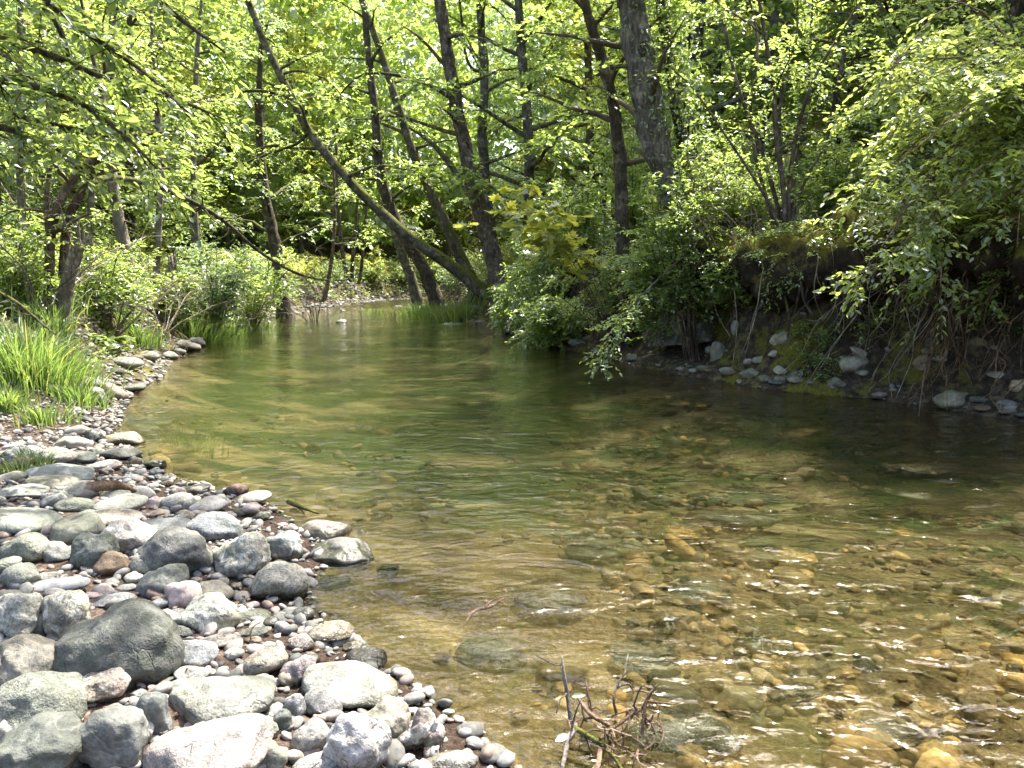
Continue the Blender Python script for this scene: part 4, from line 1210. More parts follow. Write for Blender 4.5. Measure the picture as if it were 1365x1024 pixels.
# snags: broken dead trunks with splintered tops
def snag(label, path, rad, Y, top, rngs, bark='bark_pale'):
    p = rootdown(A(path, Y)); base = p[0].copy()
    root = plant('dead_tree', base)
    q, r_ = smooth_path(p - base, rad, 5)
    mb = MB(); tube(mb, q, r_, 14, .2, 77)
    link('trunk', mb.mesh('trunk', M[bark]), root)
    for i in range(top):
        a = i * 2 * math.pi / top
        s = q[-1] + np.array([math.cos(a), math.sin(a), -.1]) * r_[-1] * .7
        mb = MB()
        tube(mb, [s - np.array([0, 0, .1]), s + np.array([0, 0, rngs.uniform(.05, .16)]), s + np.array([math.cos(a) * .03, 0, rngs.uniform(.12, .34)])], [r_[-1] * .4, r_[-1] * .28, .006], 5, .15)
        link('splinter', mb.mesh('splinter', M[bark]), root)
    tag(root, label, 'dead tree')
    return p
p = snag('grey broken snag with a splintered top leaning beside the bent twin-stemmed tree', [(78, 425), (86, 395), (95, 360), (106, 322)], [.13, .10, .085, .08], 10.8, 6, rng)
landmark('the grey snag', p[1])
p = snag('short broken snag above a washed-out root mass on the left bank', [(226, 428), (222, 400), (225, 372), (230, 350)], [.17, .11, .10, .09], 17, 5, rng)
landmark('the broken snag', p[1])

# fallen and dead limbs
def stick(name, label, pts, rad, mat, cat, rng, side=0, seg=7, sl=.5, group=None, leafy=None):
    pts = np.asarray(pts, float)
    base = pts[0].copy()
    q, r_ = smooth_path(pts - base, rad, 5)
    mb = MB(); tube(mb, q, r_, seg, .14, int(rng.integers(1e5)))
    if side:
        for i in range(side):
            t = rng.uniform(.15, .95)
            k = int(t * (len(q) - 1))
            d = nrm(rng.normal(0, 1, 3) + (q[min(k + 1, len(q) - 1)] - q[max(k - 1, 0)]) * 2)
            tube(mb, limb_path(q[k], d, sl * rng.uniform(.4, 1.2), rng, 4, .1, .2, .25), np.linspace(max(r_[k] * .5, .004), .002, 5), 4, 0)
    o = link(name, mb.mesh(name, M[mat]), loc=base)
    tag(o, label, cat, group)
    return o
stick('fallen_branch', 'long bare dead limb arching from the left bank down to the far water', np.array([at(118, 245, 12.5), at(150, 237, 13), at(205, 247, 13.6), at(262, 272, 14.5), at(300, 296, 15.3), at(345, 335, 16.5), at(395, 364, 18), at(440, 374, 19.5), at(480, 370, 21)]), [.055, .055, .05, .046, .042, .036, .03, .022, .008], 'bark_grey', 'branch', rng, 26, 7, 1.0)
stick('fallen_branch', 'bare grey stick pointing down through the grass at the left edge', A([(-20, 380), (20, 402), (48, 425), (75, 447)], 8.2), [.02, .018, .015, .008], 'bark_grey', 'branch', rng, 5, 6, .4)
for i, (a, b, c_) in enumerate([((-10, 105), (90, 125), (175, 185)), ((195, 0), (160, 40), (150, 60)), ((250, -10), (262, 60), (255, 120))]):
    pass
stick('driftwood', 'short grey-brown driftwood log lying across stones at the waterline', np.array([on_plane(117, 649, .17), on_plane(140, 648, .17), on_plane(160, 647, .15), on_plane(181, 655, .10)]), [.035, .033, .028, .012], 'driftwood', 'driftwood', rng, 2, 9, .1)
stick('driftwood', 'dark thin stick running out from the bright white stone into the water', np.array([on_plane(385, 668, .05), on_plane(402, 676, .03), on_plane(425, 685, .005)]), [.022, .012, .005], 'bark_dark', 'driftwood', rng, 1, 6, .1)
stick('twig', 'pale crooked twig lying in the shallow water in mid foreground', np.array([on_plane(618, 835, .01), on_plane(632, 815, .04), on_plane(655, 808, .03), on_plane(675, 795, .05)]), [.004, .006, .006, .003], 'driftwood', 'twig', rng, 4, 5, .15)
stick('twig', 'thin pale twig standing over the pointed flat stone', np.array([on_plane(334, 858, .06), on_plane(336, 838, .11), on_plane(350, 828, .12)]), [.004, .004, .002], 'driftwood', 'twig', rng, 1, 5, .05)
stick('twig', 'pale twig lying from the smooth tan oval to the wet mottled stone', np.array([on_plane(402, 850, .03), on_plane(425, 838, .05), on_plane(452, 828, .04)]), [.004, .004, .002], 'driftwood', 'twig', rng, 2, 5, .08)
# twig raft in the foreground: every stick its own thing
raft = [('upright bare grey stick at the left of the twig raft', [(762, 968, .03), (757, 930, .10), (752, 900, .17), (749, 876, .22)], [.008, .007, .006, .003], 'bark_pale', 3),
        ('long pale stick slanting from the twig raft to the bottom edge', [(767, 965, .04), (757, 990, .03), (748, 1030, .02)], [.009, .008, .006], 'bark_pale', 2),
        ('reddish forked stick rising left to right in the twig raft', [(770, 930, .08), (785, 950, .05), (803, 962, .03), (830, 975, .02)], [.005, .008, .008, .005], 'driftwood', 4),
        ('dark stick lying low across the front of the twig raft', [(765, 970, .04), (795, 988, .03), (815, 1005, .02), (835, 1035, .01)], [.009, .009, .007, .005], 'bark_dark', 3),
        ('orange-brown stick at the right side of the twig raft', [(800, 985, .04), (825, 965, .06), (850, 948, .08), (868, 940, .09)], [.006, .007, .006, .003], 'driftwood', 5),
        ('thin forked stick standing at the right end of the twig raft', [(856, 980, .02), (858, 955, .07), (864, 930, .12), (876, 912, .16)], [.006, .005, .004, .002], 'driftwood', 4),
        ('curled white root loop above the twig raft', [(822, 952, .02), (818, 935, .08), (822, 918, .11), (838, 912, .10), (845, 925, .06)], [.005, .005, .004, .004, .002], 'bark_pale', 1),
        ('short stub stick at the bottom of the twig raft', [(800, 1000, .03), (797, 1020, .03), (790, 1040, .02)], [.008, .008, .006], 'driftwood', 2)]
for lab, pp, rd_, mt, sd_ in raft:
    stick('twig', lab, np.array([on_plane(*q) for q in pp]), rd_, mt, 'twig', rng, sd_, 6, .12, 'sticks of the twig raft')
for i in range(14):
    q = on_plane(rng.uniform(765, 880), rng.uniform(945, 1015), .02)
    a = rng.uniform(0, 6.28)
    L = rng.uniform(.06, .16)
    lp = limb_path(q, [math.cos(a), math.sin(a) * .6, rng.uniform(-.05, .5)], L, rng, 4, .2, .2, .3)
    o = stick('twig', 'fine reddish rootlet tangled in the twig raft', lp, np.linspace(.004, .0015, 5), 'driftwood', 'twig', rng, 3, 4, .06, 'fine rootlets of the twig raft')
# a green and a yellow leaf on the raft
for lab, pp, ang_, sz_, mt in [('single narrow green leaf floating at the twig raft', (762, 929, .05), .1, .05, 'leaf_bright'), ('pale green upturned leaf left of the twig raft', (740, 988, .03), .5, .06, 'leaf_pale')]:
    q = on_plane(*pp); mb = MB()
    leaves(mb, np.zeros((1, 3)), np.array([[math.cos(ang_), math.sin(ang_), .1]]), np.array([[0, -.5, 1.0]]), [sz_], LEAF_OVAL)
    tag(link('leaf', mb.mesh('leaf', M[mt]), loc=q), lab, 'leaf')

# ---- shrubs: arching stems with leafy sprays
def shrub(label, base, ends, lm, rng, name='shrub', leaf=.08, tpl=LEAF_OVAL, twigs=12, per=9, twiglen=.45, rad=.012, lift=.5, bark='twig', group=None, t0=.3, parts=True, droop=.3, tilt=.4):
    base = np.asarray(base, float)
    root = plant(name, base)
    cm = MB()
    for e in ends:
        e = np.asarray(e, float) - base
        L = np.linalg.norm(e)
        mid = e * .5 + np.array([0, 0, lift * L * .5]) + rng.normal(0, .06, 3) * L
        q, r_ = smooth_path([rng.normal(0, .05, 3) * np.array([1, 1, 0]) + np.array([0, 0, -.12]), mid * .55 + e * .02, mid + e * .12, e], [rad, rad * .85, rad * .6, rad * .25], 4)
        bm_ = MB(); tube(bm_, q, r_, 5, .05)
        P, D, Lt = twigs_on(q, twigs, twiglen, rng, t0)
        twig_tubes(bm_, P, D, Lt, rad * .25)
        sprays(cm, P, D, Lt, per, leaf, tpl, rng, tilt, droop)
        link('stem', bm_.mesh('stem', M[bark]), root)
    link('foliage', cm.mesh('foliage', M[lm], smooth=False), root)
    tag(root, label, 'shrub', group)
    return root

def ends_px(box, Ys, n, rng):
    x0, y0, x1, y1 = box
    return [at(rng.uniform(x0, x1), rng.uniform(y0, y1), rng.uniform(*Ys)) for _ in range(n)]

# the big bush leaning over the water at the right
bs = np.array([7.6, 9.6, 0]); bs[2] = hz(bs[0], bs[1])
shrub('huge sunlit bush overhanging the water along the right edge', bs, ends_px((1125, 60, 1400, 420), (7.3, 9.6), 46, rng), 'leaf_bush', rng, leaf=.095, twigs=34, per=13, twiglen=.6, rad=.016, lift=.45, bark='stem_rust')
landmark('the huge overhanging bush', at(1260, 250, 8.5))
bs = np.array([8.2, 11.5, 0]); bs[2] = hz(bs[0], bs[1])
shrub('tall light green bush filling the top right corner behind the huge overhanging bush', bs, ends_px((1150, -60, 1450, 170), (10, 12.5), 26, rng), 'leaf_bright', rng, leaf=.10, twigs=24, per=12, twiglen=.8, rad=.02, lift=.2)
bs = np.array([5.6, 9.6, 0]); bs[2] = hz(bs[0], bs[1])
shrub('pale whitish-leaved bramble hanging over the right bank face', bs, ends_px((1130, 270, 1240, 390), (8.6, 9.3), 12, rng), 'leaf_pale', rng, leaf=.075, twigs=9, per=8, twiglen=.4, rad=.008, lift=.4, bark='stem_rust')
# the low green mantle on the middle of the right bank
mantle = [('low creeping shrub spilling to the water on the right bank below the slim crooked trunk', (860, 330, 14.6), (735, 330, 850, 445), (13.6, 15.2), 'leaf_bright'),
          ('bushy green shrub at the foot of the tall brown tree by the water', (760, 350, 18.5), (672, 335, 760, 430), (16.5, 18.8), 'leaf_bright'),
          ('shrub with fresh leaves draped over the bank under the thick grey tree', (920, 330, 12.8), (820, 300, 915, 400), (11.6, 13), 'leaf_bright'),
          ('broad green shrub on the slope between the tall brown tree and the slim crooked trunk', (775, 300, 18), (690, 230, 800, 330), (16.5, 19), 'leaf_bright'),
          ('trailing shrub between the creeping shrub and the far pale stone', (740, 400, 16.6), (690, 395, 790, 462), (14.8, 16.8), 'leaf_bright'),
          ('leafy shrub around the base of the thick grey tree', (930, 290, 12), (850, 215, 960, 300), (11.3, 13), 'leaf_bright'),
          ('thick leafy shrub hiding the foot of the thick grey tree down to the water', (900, 350, 12.9), (835, 330, 950, 440), (11.9, 12.9), 'leaf_bright'),
          ('leafy shrub between the thick grey tree and the many-stemmed tree', (990, 310, 12.6), (930, 190, 1040, 290), (11.6, 13), 'leaf_bright'),
          ('leafy shrub right of the many-stemmed tree on top of the bank', (1110, 310, 11.6), (1075, 190, 1160, 290), (10.8, 12), 'leaf_bright'),
          ('small fresh shrub growing from the middle of the mossy bank face', (985, 345, 11.6), (950, 330, 1010, 385), (11, 11.6), 'leaf_bright'),
          ('low shrub in front of the far pale stones under the tall brown tree', (720, 400, 19.5), (655, 380, 730, 436), (19, 21), 'leaf_bright'),
          ('upright shrub behind the slim crooked trunk', (850, 260, 16), (780, 130, 900, 250), (15, 17.5), 'leaf_bright')]
for lab, b, box, ys_, lm in mantle:
    q = at(*b); q[2] = hz(q[0], q[1])
    shrub(lab, q, ends_px(box, ys_, 26, rng), lm, rng, leaf=.08 if ys_[0] < 14 else .1, twigs=20, per=13, twiglen=.55, rad=.012, lift=.25)
for k_ in range(9):
    y_ = 12 + 11 * k_ / 9; x_ = xl(y_) - rng.uniform(4, 7)
    q = np.array([x_, y_, hz(x_, y_)]); h_ = rng.uniform(2.2, 3.6)
    shrub(where('tall leafy left bank bush', q + [0, 0, 1.2]), q, [q + [rng.uniform(-1.3, 1.3), rng.uniform(-1, 1), h_ * rng.uniform(.4, 1)] for _ in range(18)], ('leaf_bright', 'leaf_mid', 'leaf_cool')[k_ % 3], rng, leaf=.1, twigs=18, per=12, twiglen=.7, rad=.018, lift=.15, group='tall bushes of the left bank')
for lab, b, box, ys_, lm in [('full green shrub at the left edge behind the tall grass', (20, 420, 11.5), (-40, 290, 70, 420), (10, 12), 'leaf_bright'),
          ('leafy shrub between the grey snag and the pale slim trunk', (140, 420, 13), (105, 330, 190, 420), (11.8, 13.6), 'leaf_mid'),
          ('pale-leaved shrub right of the broken snag', (285, 410, 19), (240, 310, 340, 400), (17.5, 20), 'leaf_cool'),
          ('spreading shrub over the left bank before the blackish far trunk', (330, 410, 22), (300, 320, 400, 395), (20, 23), 'leaf_bright'),
          ('low bright shrub under the long bare dead limb', (230, 420, 17.5), (185, 350, 260, 420), (16, 18), 'leaf_bright')]:
    q = at(*b); q[2] = hz(q[0], q[1])
    shrub(lab, q, ends_px(box, ys_, 22, rng), lm, rng, leaf=.085 if ys_[0] < 14 else .11, twigs=18, per=12, twiglen=.6, rad=.012, lift=.25)
# yellow maple sapling and the spray that dips into the water
q = np.array([xr(14.6) + .5, 14.6, 0]); q[2] = hz(q[0], q[1])
shrub('bright yellow-green maple sapling with big leaves in front of the tall brown tree', q, ends_px((635, 258, 738, 322), (12.6, 14), 13, rng), 'leaf_yellow', rng, name='sapling', leaf=.2, tpl=LEAF_MAPLE, twigs=5, per=6, twiglen=.45, rad=.01, lift=.2, t0=.6)
landmark('the yellow maple sapling', at(690, 290, 14))
lp = np.array([at(935, 320, 12), at(885, 365, 11.4), at(845, 405, 11), at(815, 440, 10.6), at(806, 470, 10.4), at(800, 497, 10.2)])
def dip(cm, base):
    P, D, L = twigs_on(lp[1:] - base, 60, .4, rng, .1)
    sprays(cm, P, D, L, 9, .08, LEAF_OVAL, rng)
t = build_tree('fallen_branch', lp, [.018, .015, .012, .009, .006, .003], 'twig', rng, lmat='leaf_bright', extra=dip)
tag(t, 'leafy branch drooping from the right bank down to the water', 'branch')

# dead stems and bare roots hanging over the cut face of the right bank
def bank_pt(px, py, out):
    cap = np.interp(px, [200, 300, 860, 1000, 1100, 1365], [17.2, 20, 13.2, 12.0, 11.2, 9.6])
    q = bank_hit(px, py)
    if q[1] > cap or q[1] < 4:
        q = at(px, py, cap)
    r = ray(px, py)
    return q - r / np.linalg.norm(r) * out
def stems_bundle(label, specs, mat, rng):
    pts0 = bank_pt(*specs[0][0][0], .05)
    root = plant('dead_shrub', pts0)
    for path, outs, r0 in specs:
        P_ = np.array([bank_pt(x, y, o) for (x, y), o in zip(path, outs)]) - pts0
        if len(P_) < 4:
            P_ = np.array([P_[0], P_[0] * .5 + P_[1] * .5, P_[1], P_[1] * .5 + P_[2] * .5, P_[2]])
        P_[1:-1] += rng.normal(0, .055, P_[1:-1].shape)
        q, r_ = smooth_path(P_, np.linspace(r0, r0 * .35, len(P_)), 4)
        mb = MB(); tube(mb, q, r_, 5, .12, int(rng.integers(1e4)))
        for i in range(2):
            k = rng.integers(2, len(q) - 1)
            tube(mb, limb_path(q[k], q[k] - q[k - 2] + rng.normal(0, .06, 3), rng.uniform(.15, .5), rng, 4, .1, .3, .2), np.linspace(r0 * .5, .002, 5), 4)
        link('stem', mb.mesh('stem', M[mat]), root)
    tag(root, label, 'dead shrub')
fixed = [([(872, 250), (905, 262), (950, 266), (1005, 290)], (.1, .3, .3, .15), .010), ([(1142, 218), (1152, 240), (1110, 280), (1045, 287)], (.2, .25, .3, .2), .012),
         ([(1012, 345), (960, 372), (915, 410), (880, 452)], (.1, .3, .35, .15), .010), ([(1005, 275), (1018, 330), (1030, 378), (1052, 372)], (.1, .2, .2, .1), .013),
         ([(1020, 262), (1045, 310), (1062, 330)], (.1, .2, .05), .014), ([(1190, 330), (1140, 395), (1098, 482)], (.2, .35, .15), .010),
         ([(985, 260), (1000, 320), (1035, 350)], (.1, .15, .05), .012), ([(905, 345), (940, 320), (975, 318)], (.3, .3, .1), .009)]
for i in range(26):
    x0 = rng.uniform(940, 1110)
    fixed.append(([(x0, 255 + rng.uniform(0, 40)), (x0 + rng.uniform(-30, 20), 320), (x0 + rng.uniform(-60, 20), 365 + rng.uniform(-10, 40))], (.1, .2, .12), rng.uniform(.006, .012)))
stems_bundle('tangle of pale curved dead stems above the mossy ledge of the right bank', fixed, 'dead_stem', rng)
sp = []
for i in range(24):
    x0 = rng.uniform(880, 1120); y0 = rng.uniform(270, 345); a = rng.uniform(.5, 2.4); ln = rng.uniform(70, 170)
    sp.append(([(x0, y0), (x0 + ln * .4 * math.cos(a), y0 + ln * .25 * math.sin(a) - 10), (x0 + ln * .8 * math.cos(a), y0 + ln * .65 * math.sin(a)), (x0 + ln * math.cos(a), y0 + ln * math.sin(a))], (.5, .95, .9, .5), rng.uniform(.006, .013)))
stems_bundle('spray of long pale bare stems arching out before the mossy overhang', sp, 'dead_stem', rng)
landmark('the pale dead stems', bank_pt(1000, 320, .2))
sp = []
for i in range(34):
    x0 = rng.uniform(1120, 1300); y0 = rng.uniform(320, 390)
    ln = rng.uniform(60, 150); dx = -rng.uniform(10, 100)
    sp.append(([(x0, y0), (x0 + dx * .4, y0 + ln * .45), (x0 + dx, y0 + ln)], (.2, .5, .15), rng.uniform(.006, .012)))
stems_bundle('fan of thin bare stems slanting down to the pale bank stone', sp, 'dead_stem', rng)
sp = []
for i in range(44):
    x0 = rng.uniform(1240, 1370); y0 = rng.uniform(330, 430)
    ln = rng.uniform(60, 150); dx = rng.uniform(-60, 15)
    sp.append(([(x0, y0), (x0 + dx * .3, y0 + ln * .5), (x0 + dx, y0 + ln)], (.25, .55, .15), rng.uniform(.006, .013)))
stems_bundle('mass of rusty bare stems hanging at the right edge above the olive stone', sp, 'stem_rust', rng)
sp = []
for i in range(34):
    x0 = rng.uniform(870, 980); y0 = rng.uniform(225, 330)
    a = rng.uniform(-.5, .9); ln = rng.uniform(50, 110)
    sp.append(([(x0, y0), (x0 + ln * .5 * math.cos(a), y0 + ln * .5 * math.sin(a) - 12), (x0 + ln * math.cos(a), y0 + ln * math.sin(a))], (.5, .8, .3), rng.uniform(.004, .008)))
stems_bundle('heap of dry brown brush caught at the foot of the thick grey tree', sp, 'dead_stem', rng)
sp = []
for i in range(16):
    x0 = rng.uniform(205, 238); y0 = rng.uniform(405, 440)
    sp.append(([(x0, y0), (x0 + rng.uniform(-8, 12), y0 + 18), (x0 + rng.uniform(-10, 22), y0 + rng.uniform(25, 50))], (.1, .25, .05), rng.uniform(.008, .02)))
stems_bundle('washed-out reddish root mass under the broken snag', sp, 'driftwood', rng)
landmark('the washed-out root mass', bank_pt(222, 430, .2))
for (px, py, Y_, h_, lab) in [(215, 330, 15.5, 2.4, 'bare grey twig thicket behind the broken snag'), (300, 330, 20, 3.0, 'bare grey twig thicket left of the blackish far trunk'), (150, 330, 12.5, 2.0, 'bare twig thicket beside the pale slim trunk'),
                              (40, 300, 10.5, 2.2, 'bare twig thicket at the left edge by the bent twin-stemmed tree'), (420, 340, 26, 3.4, 'bare grey twig thicket before the far stem cluster')]:
    b_ = at(px, 410, Y_); b_[2] = hz(b_[0], b_[1])
    root = plant('dead_shrub', b_)
    for i in range(11):
        a = rng.uniform(0, 6.28)
        lp = limb_path(np.zeros(3), [math.cos(a) * .8, math.sin(a) * .8, rng.uniform(.6, 1.6)], h_ * rng.uniform(.6, 1.2), rng, 6, .1, .5, .22)
        mb = MB(); tube(mb, lp, np.linspace(.016, .004, len(lp)), 5, .1)
        P_, D_2, L_2 = twigs_on(lp, 16, h_ * .3, rng, .25)
        for a_, b2, c2 in zip(P_, D_2, L_2):
            tube(mb, limb_path(a_, b2, c2, rng, 4, .1, .3, .3), np.linspace(.005, .002, 5), 3, cap=False)
        link('stem', mb.mesh('stem', M['dead_stem' if i % 2 else 'bark_pale']), root)
    tag(root, lab, 'dead shrub')
# the overhanging lip of earth, root and moss along the cut bank
ys_ = np.linspace(12.6, 7.4, 9)
P_ = np.array([(xr(y_) + .62 + .1 * math.sin(y_ * 3), y_, hz(xr(y_) + 1.5, y_) - .28 + .08 * math.sin(y_ * 2.3)) for y_ in ys_])
q, r_ = smooth_path(P_, [.2, .36, .44, .4, .46, .42, .4, .42, .3], 8)
mb = MB(); tube(mb, q, r_, 40, .30, 91)
V_ = np.concatenate(mb.V)
V_ = V_ + nrm(V_ - np.interp(V_[:, 1], ys_[::-1], np.arange(9))[:, None] * 0 - np.stack([np.interp(V_[:, 1], ys_[::-1], P_[::-1, j]) for j in range(3)], -1)) * (.14 * fbm(V_ * 3.2, 3, 8))[:, None]
mb.V = [V_]
tag(link('bank_overhang', mb.mesh('bank_overhang', M['earth_moss'])), kind='structure')
def add_roots(tree, starts, n, reach, mat):
    b = np.array(tree.location)
    for i in range(n):
        x0, y0 = starts[0] + rng.uniform(-1, 1) * starts[2], starts[1] + rng.uniform(-8, 8)
        dx = rng.uniform(-1, 1) * reach; ln = rng.uniform(50, 120)
        path = [(x0, y0), (x0 + dx * .3, y0 + ln * .3), (x0 + dx * .6 + rng.uniform(-12, 12), y0 + ln * .65), (x0 + dx, y0 + ln)]
        P_ = np.array([bank_pt(x, y, o) for (x, y), o in zip(path, (.25, .62, .35, -.02))]) - b
        r0 = rng.uniform(.018, .05)
        q, r_ = smooth_path(P_, [r0, r0 * .8, r0 * .6, r0 * .3], 5)
        mb = MB(); tube(mb, q, r_, 7, .25, int(rng.integers(1e4)))
        link('root', mb.mesh('root', M[mat if i % 3 else 'bark_brown']), tree)
add_roots(many, (1052, 345, 75), 26, 70, 'bark_moss')
add_roots(thick, (930, 330, 40), 16, 60, 'bark_moss')
for i in range(15):         # sprays draped over the lip
    y_ = 8.0 + 4.4 * (i + rng.uniform(0, 1)) / 15
    q = np.array([xr(y_) + .75, y_, hz(xr(y_) + 1.5, y_) + .05])
    e_ = [q + np.array([rng.uniform(-.8, .1), rng.uniform(-.5, .3), rng.uniform(-.75, .3)]) for _ in range(9)]
    shrub(where('trailing leafy plant on the mossy lip', q), q, e_, ('leaf_bright', 'leaf_mid', 'leaf_bright')[i % 3], rng, name='plant', leaf=.06, twigs=8, per=8, twiglen=.25, rad=.006, lift=.25, group='plants trailing over the bank lip')
for i in range(26):
    px_, py_ = rng.uniform(900, 1360), rng.uniform(340, 505)
    q = bank_pt(px_, py_, .03)
    e_ = [q + np.array([rng.uniform(-.3, .2), rng.uniform(-.35, -.05), rng.uniform(-.05, .35)]) for _ in range(5)]
    shrub(where('small leafy plant on the cut bank', q), q, e_, ('leaf_bright', 'leaf_mid', 'leaf_bush')[i % 3], rng, name='plant', leaf=.05, twigs=6, per=7, twiglen=.16, rad=.004, lift=.2, group='small plants of the cut bank')
# mossy log on the ledge
q = np.array([bank_pt(972, 364, .0), bank_pt(1000, 352, .1), bank_pt(1030, 350, .1), bank_pt(1062, 343, .08), bank_pt(1100, 346, 0)])
stick('log', 'moss covered log lying on the ledge of the right bank', q, [.05, .085, .075, .09, .04], 'moss_log', 'log', rng, 3, 12, .3)

# ---- grass
def grass_clump(label, base, n, hgt, spread, rng, mat='grass', lean=(0, 0), group='grass tufts of the left bank', wid=.006, parts=False):
    base = np.asarray(base, float)
    P0 = rng.normal(0, spread * .35, (n, 2))
    a = np.arctan2(P0[:, 1], P0[:, 0]) + rng.normal(0, .5, n)
    L = hgt * rng.uniform(.55, 1.15, n)
    out = rng.uniform(.15, .75, n)
    k = 6
    t = np.linspace(0, 1, k)
    zz = np.array([hz(base[0] + x, base[1] + y) - base[2] for x, y in P0])
    dx, dy = np.cos(a) + lean[0], np.sin(a) + lean[1]
    cen = np.stack([P0[:, :1] + dx[:, None] * out[:, None] * L[:, None] * t ** 2, P0[:, 1:] + dy[:, None] * out[:, None] * L[:, None] * t ** 2,
                    zz[:, None] + L[:, None] * (t - .55 * out[:, None] * t ** 2.4)], -1)
    b = rng.uniform(0, 6.28, n)
    wv = np.stack([np.cos(b), np.sin(b), 0 * b], -1)[:, None, :] * (wid * (1 - t ** 1.6) + .0008)[None, :, None]
    V = np.stack([cen - wv, cen + wv], 2).reshape(n, 2 * k, 3)
    f = np.array([[2 * i, 2 * i + 1, 2 * i + 3, 2 * i + 2] for i in range(k - 1)])
    Fq = (f[None] + (np.arange(n) * 2 * k)[:, None, None]).reshape(-1, 4)
    me = mesh('grass_tuft', V.reshape(-1, 3), [Fq], M[mat])
    o = link('grass_tuft', me, loc=base)
    tag(o, label, 'grass', group)
    return o
def gpt(px, py, Y):
    q = at(px, py, Y); q[2] = hz(q[0], q[1]); return q
big_g = [((40, 520), 8.6, 700, .75, .9, 'biggest grass tuft, thick and arching, at the left edge above the bar'), ((72, 535), 8.6, 360, .5, .5, 'arching grass tuft right of the biggest one at the left edge'),
         ((10, 560), 7.6, 200, .3, .25, 'small bright grass tuft low at the left edge by the stones'), ((20, 440), 11, 420, .8, 1.0, 'tall grass tuft behind the biggest one at the left edge'),
         ((62, 572), 7.2, 120, .28, .3, 'low grass tuft at the inner edge of the bar by the half-dark stone'), ((112, 548), 8.2, 120, .3, .35, 'low drooping grass tuft above the leaning stones'), ((255, 565), 7.9, 90, .32, .35, 'thin grass tuft growing out of the water off the bar'), ((260, 440), 17.5, 420, .9, 1.1, 'tall grass tuft right of the broken snag'), ((320, 420), 22, 420, .9, 1.4, 'grass tuft on the left bank before the blackish far trunk'),
         ((290, 432), 19.5, 400, .85, 1.0, 'middle one of three tall grass tufts right of the broken snag'), ((185, 455), 14, 240, .5, .6, 'short grass tuft left of the washed-out root mass'), ((30, 655), 5.2, 40, .16, .2, 'few grass stalks growing between stones near the left edge'),
         ((45, 640), 5.5, 50, .17, .2, 'tiny grass tuft beside the tan whaleback stone'), ((500, 412), 33, 200, .5, 1, 'low grass tuft on the far gravel'), ((560, 392), 30, 400, .9, 1.2, 'bright fern-like grass tuft at the far right bank under the leaning trunks'), ((610, 405), 26, 400, .8, 1.2, 'grass tuft below the slanting mossy trunk'), ((580, 400), 28, 300, .8, 1, 'grass tuft beside the far flat stone')]
for (px, py), Y_, n_, h_, s_, lab in big_g:
    n_ = int(n_ * 1.5)
    q = gpt(px, py, Y_)
    if 'out of the water' in lab:
        q[2] = -.1
    o = grass_clump(lab, q, n_, h_, s_, rng, wid=.0036 + Y_ * .00035)
    landmark('the ' + lab.split(',')[0].split(' above')[0].split(' right of')[0][:34], q) if 'biggest' in lab and 'behind' not in lab and 'right' not in lab else None
for i in range(26):
    y = rng.uniform(10, 28); x = xl(y) - rng.uniform(1.2, 5)
    q = np.array([x, y, hz(x, y)])
    grass_clump(where('knee-high grass tuft', q), q, 240, rng.uniform(.35, .7), rng.uniform(.3, .5), rng, wid=.006 + y * .0004, mat='grass' if i % 5 else 'grass_dry')
# ferns on the ledges
def fern(label, base, n, L, rng):
    base = np.asarray(base, float)
    root = plant('fern', base)
    for i in range(n):
        a = i * 2 * math.pi / n + rng.uniform(-.3, .3)
        lp = limb_path(np.zeros(3), [math.cos(a), math.sin(a), 1.1], L * rng.uniform(.7, 1.1), rng, 7, .1, 1.0, .05)
        mb = MB(); tube(mb, lp, np.linspace(.006, .002, len(lp)), 4)
        k = 26
        t = np.linspace(.12, 1, k)
        idx = t * (len(lp) - 1)
        P = np.stack([np.interp(idx, np.arange(len(lp)), lp[:, j]) for j in range(3)], -1)
        T = nrm(np.gradient(P, axis=0))
        sd = nrm(np.cross(T, [0, 0, 1.0]))
        w_ = L * .26 * np.sin(np.pi * np.clip(t * .85 + .12, 0, 1)) + .01
        for sgn in (-1, 1):
            leaves(mb, P, sd * sgn + T * .35, np.cross(sd, T) * 1.0 + rng.normal(0, .1, P.shape), w_, LEAF_QUAD)
        link('frond', mb.mesh('frond', M['leaf_mid'], smooth=False), root)
    tag(root, label, 'fern', 'ferns of the banks')
for (px, py, Y_, L_f, lab) in [(1110, 320, 11.2, .5, 'dark fern hanging under the many-stemmed tree'), (845, 420, 13.6, .45, 'fern at the waterline below the creeping shrub'), (1165, 330, 10.4, .45, 'fern beside the pale bramble'),
                               (420, 405, 26, .8, 'pale fern on the left bank near the far stem cluster'), (400, 400, 24, .9, 'big pale fern in front of the blackish far trunk'), (600, 400, 24, .7, 'fern at the foot of the long leaning tree'), (140, 440, 11.5, .6, 'fern right of the grey snag')]:
    fern(lab, gpt(px, py, Y_), 9, L_f, rng)

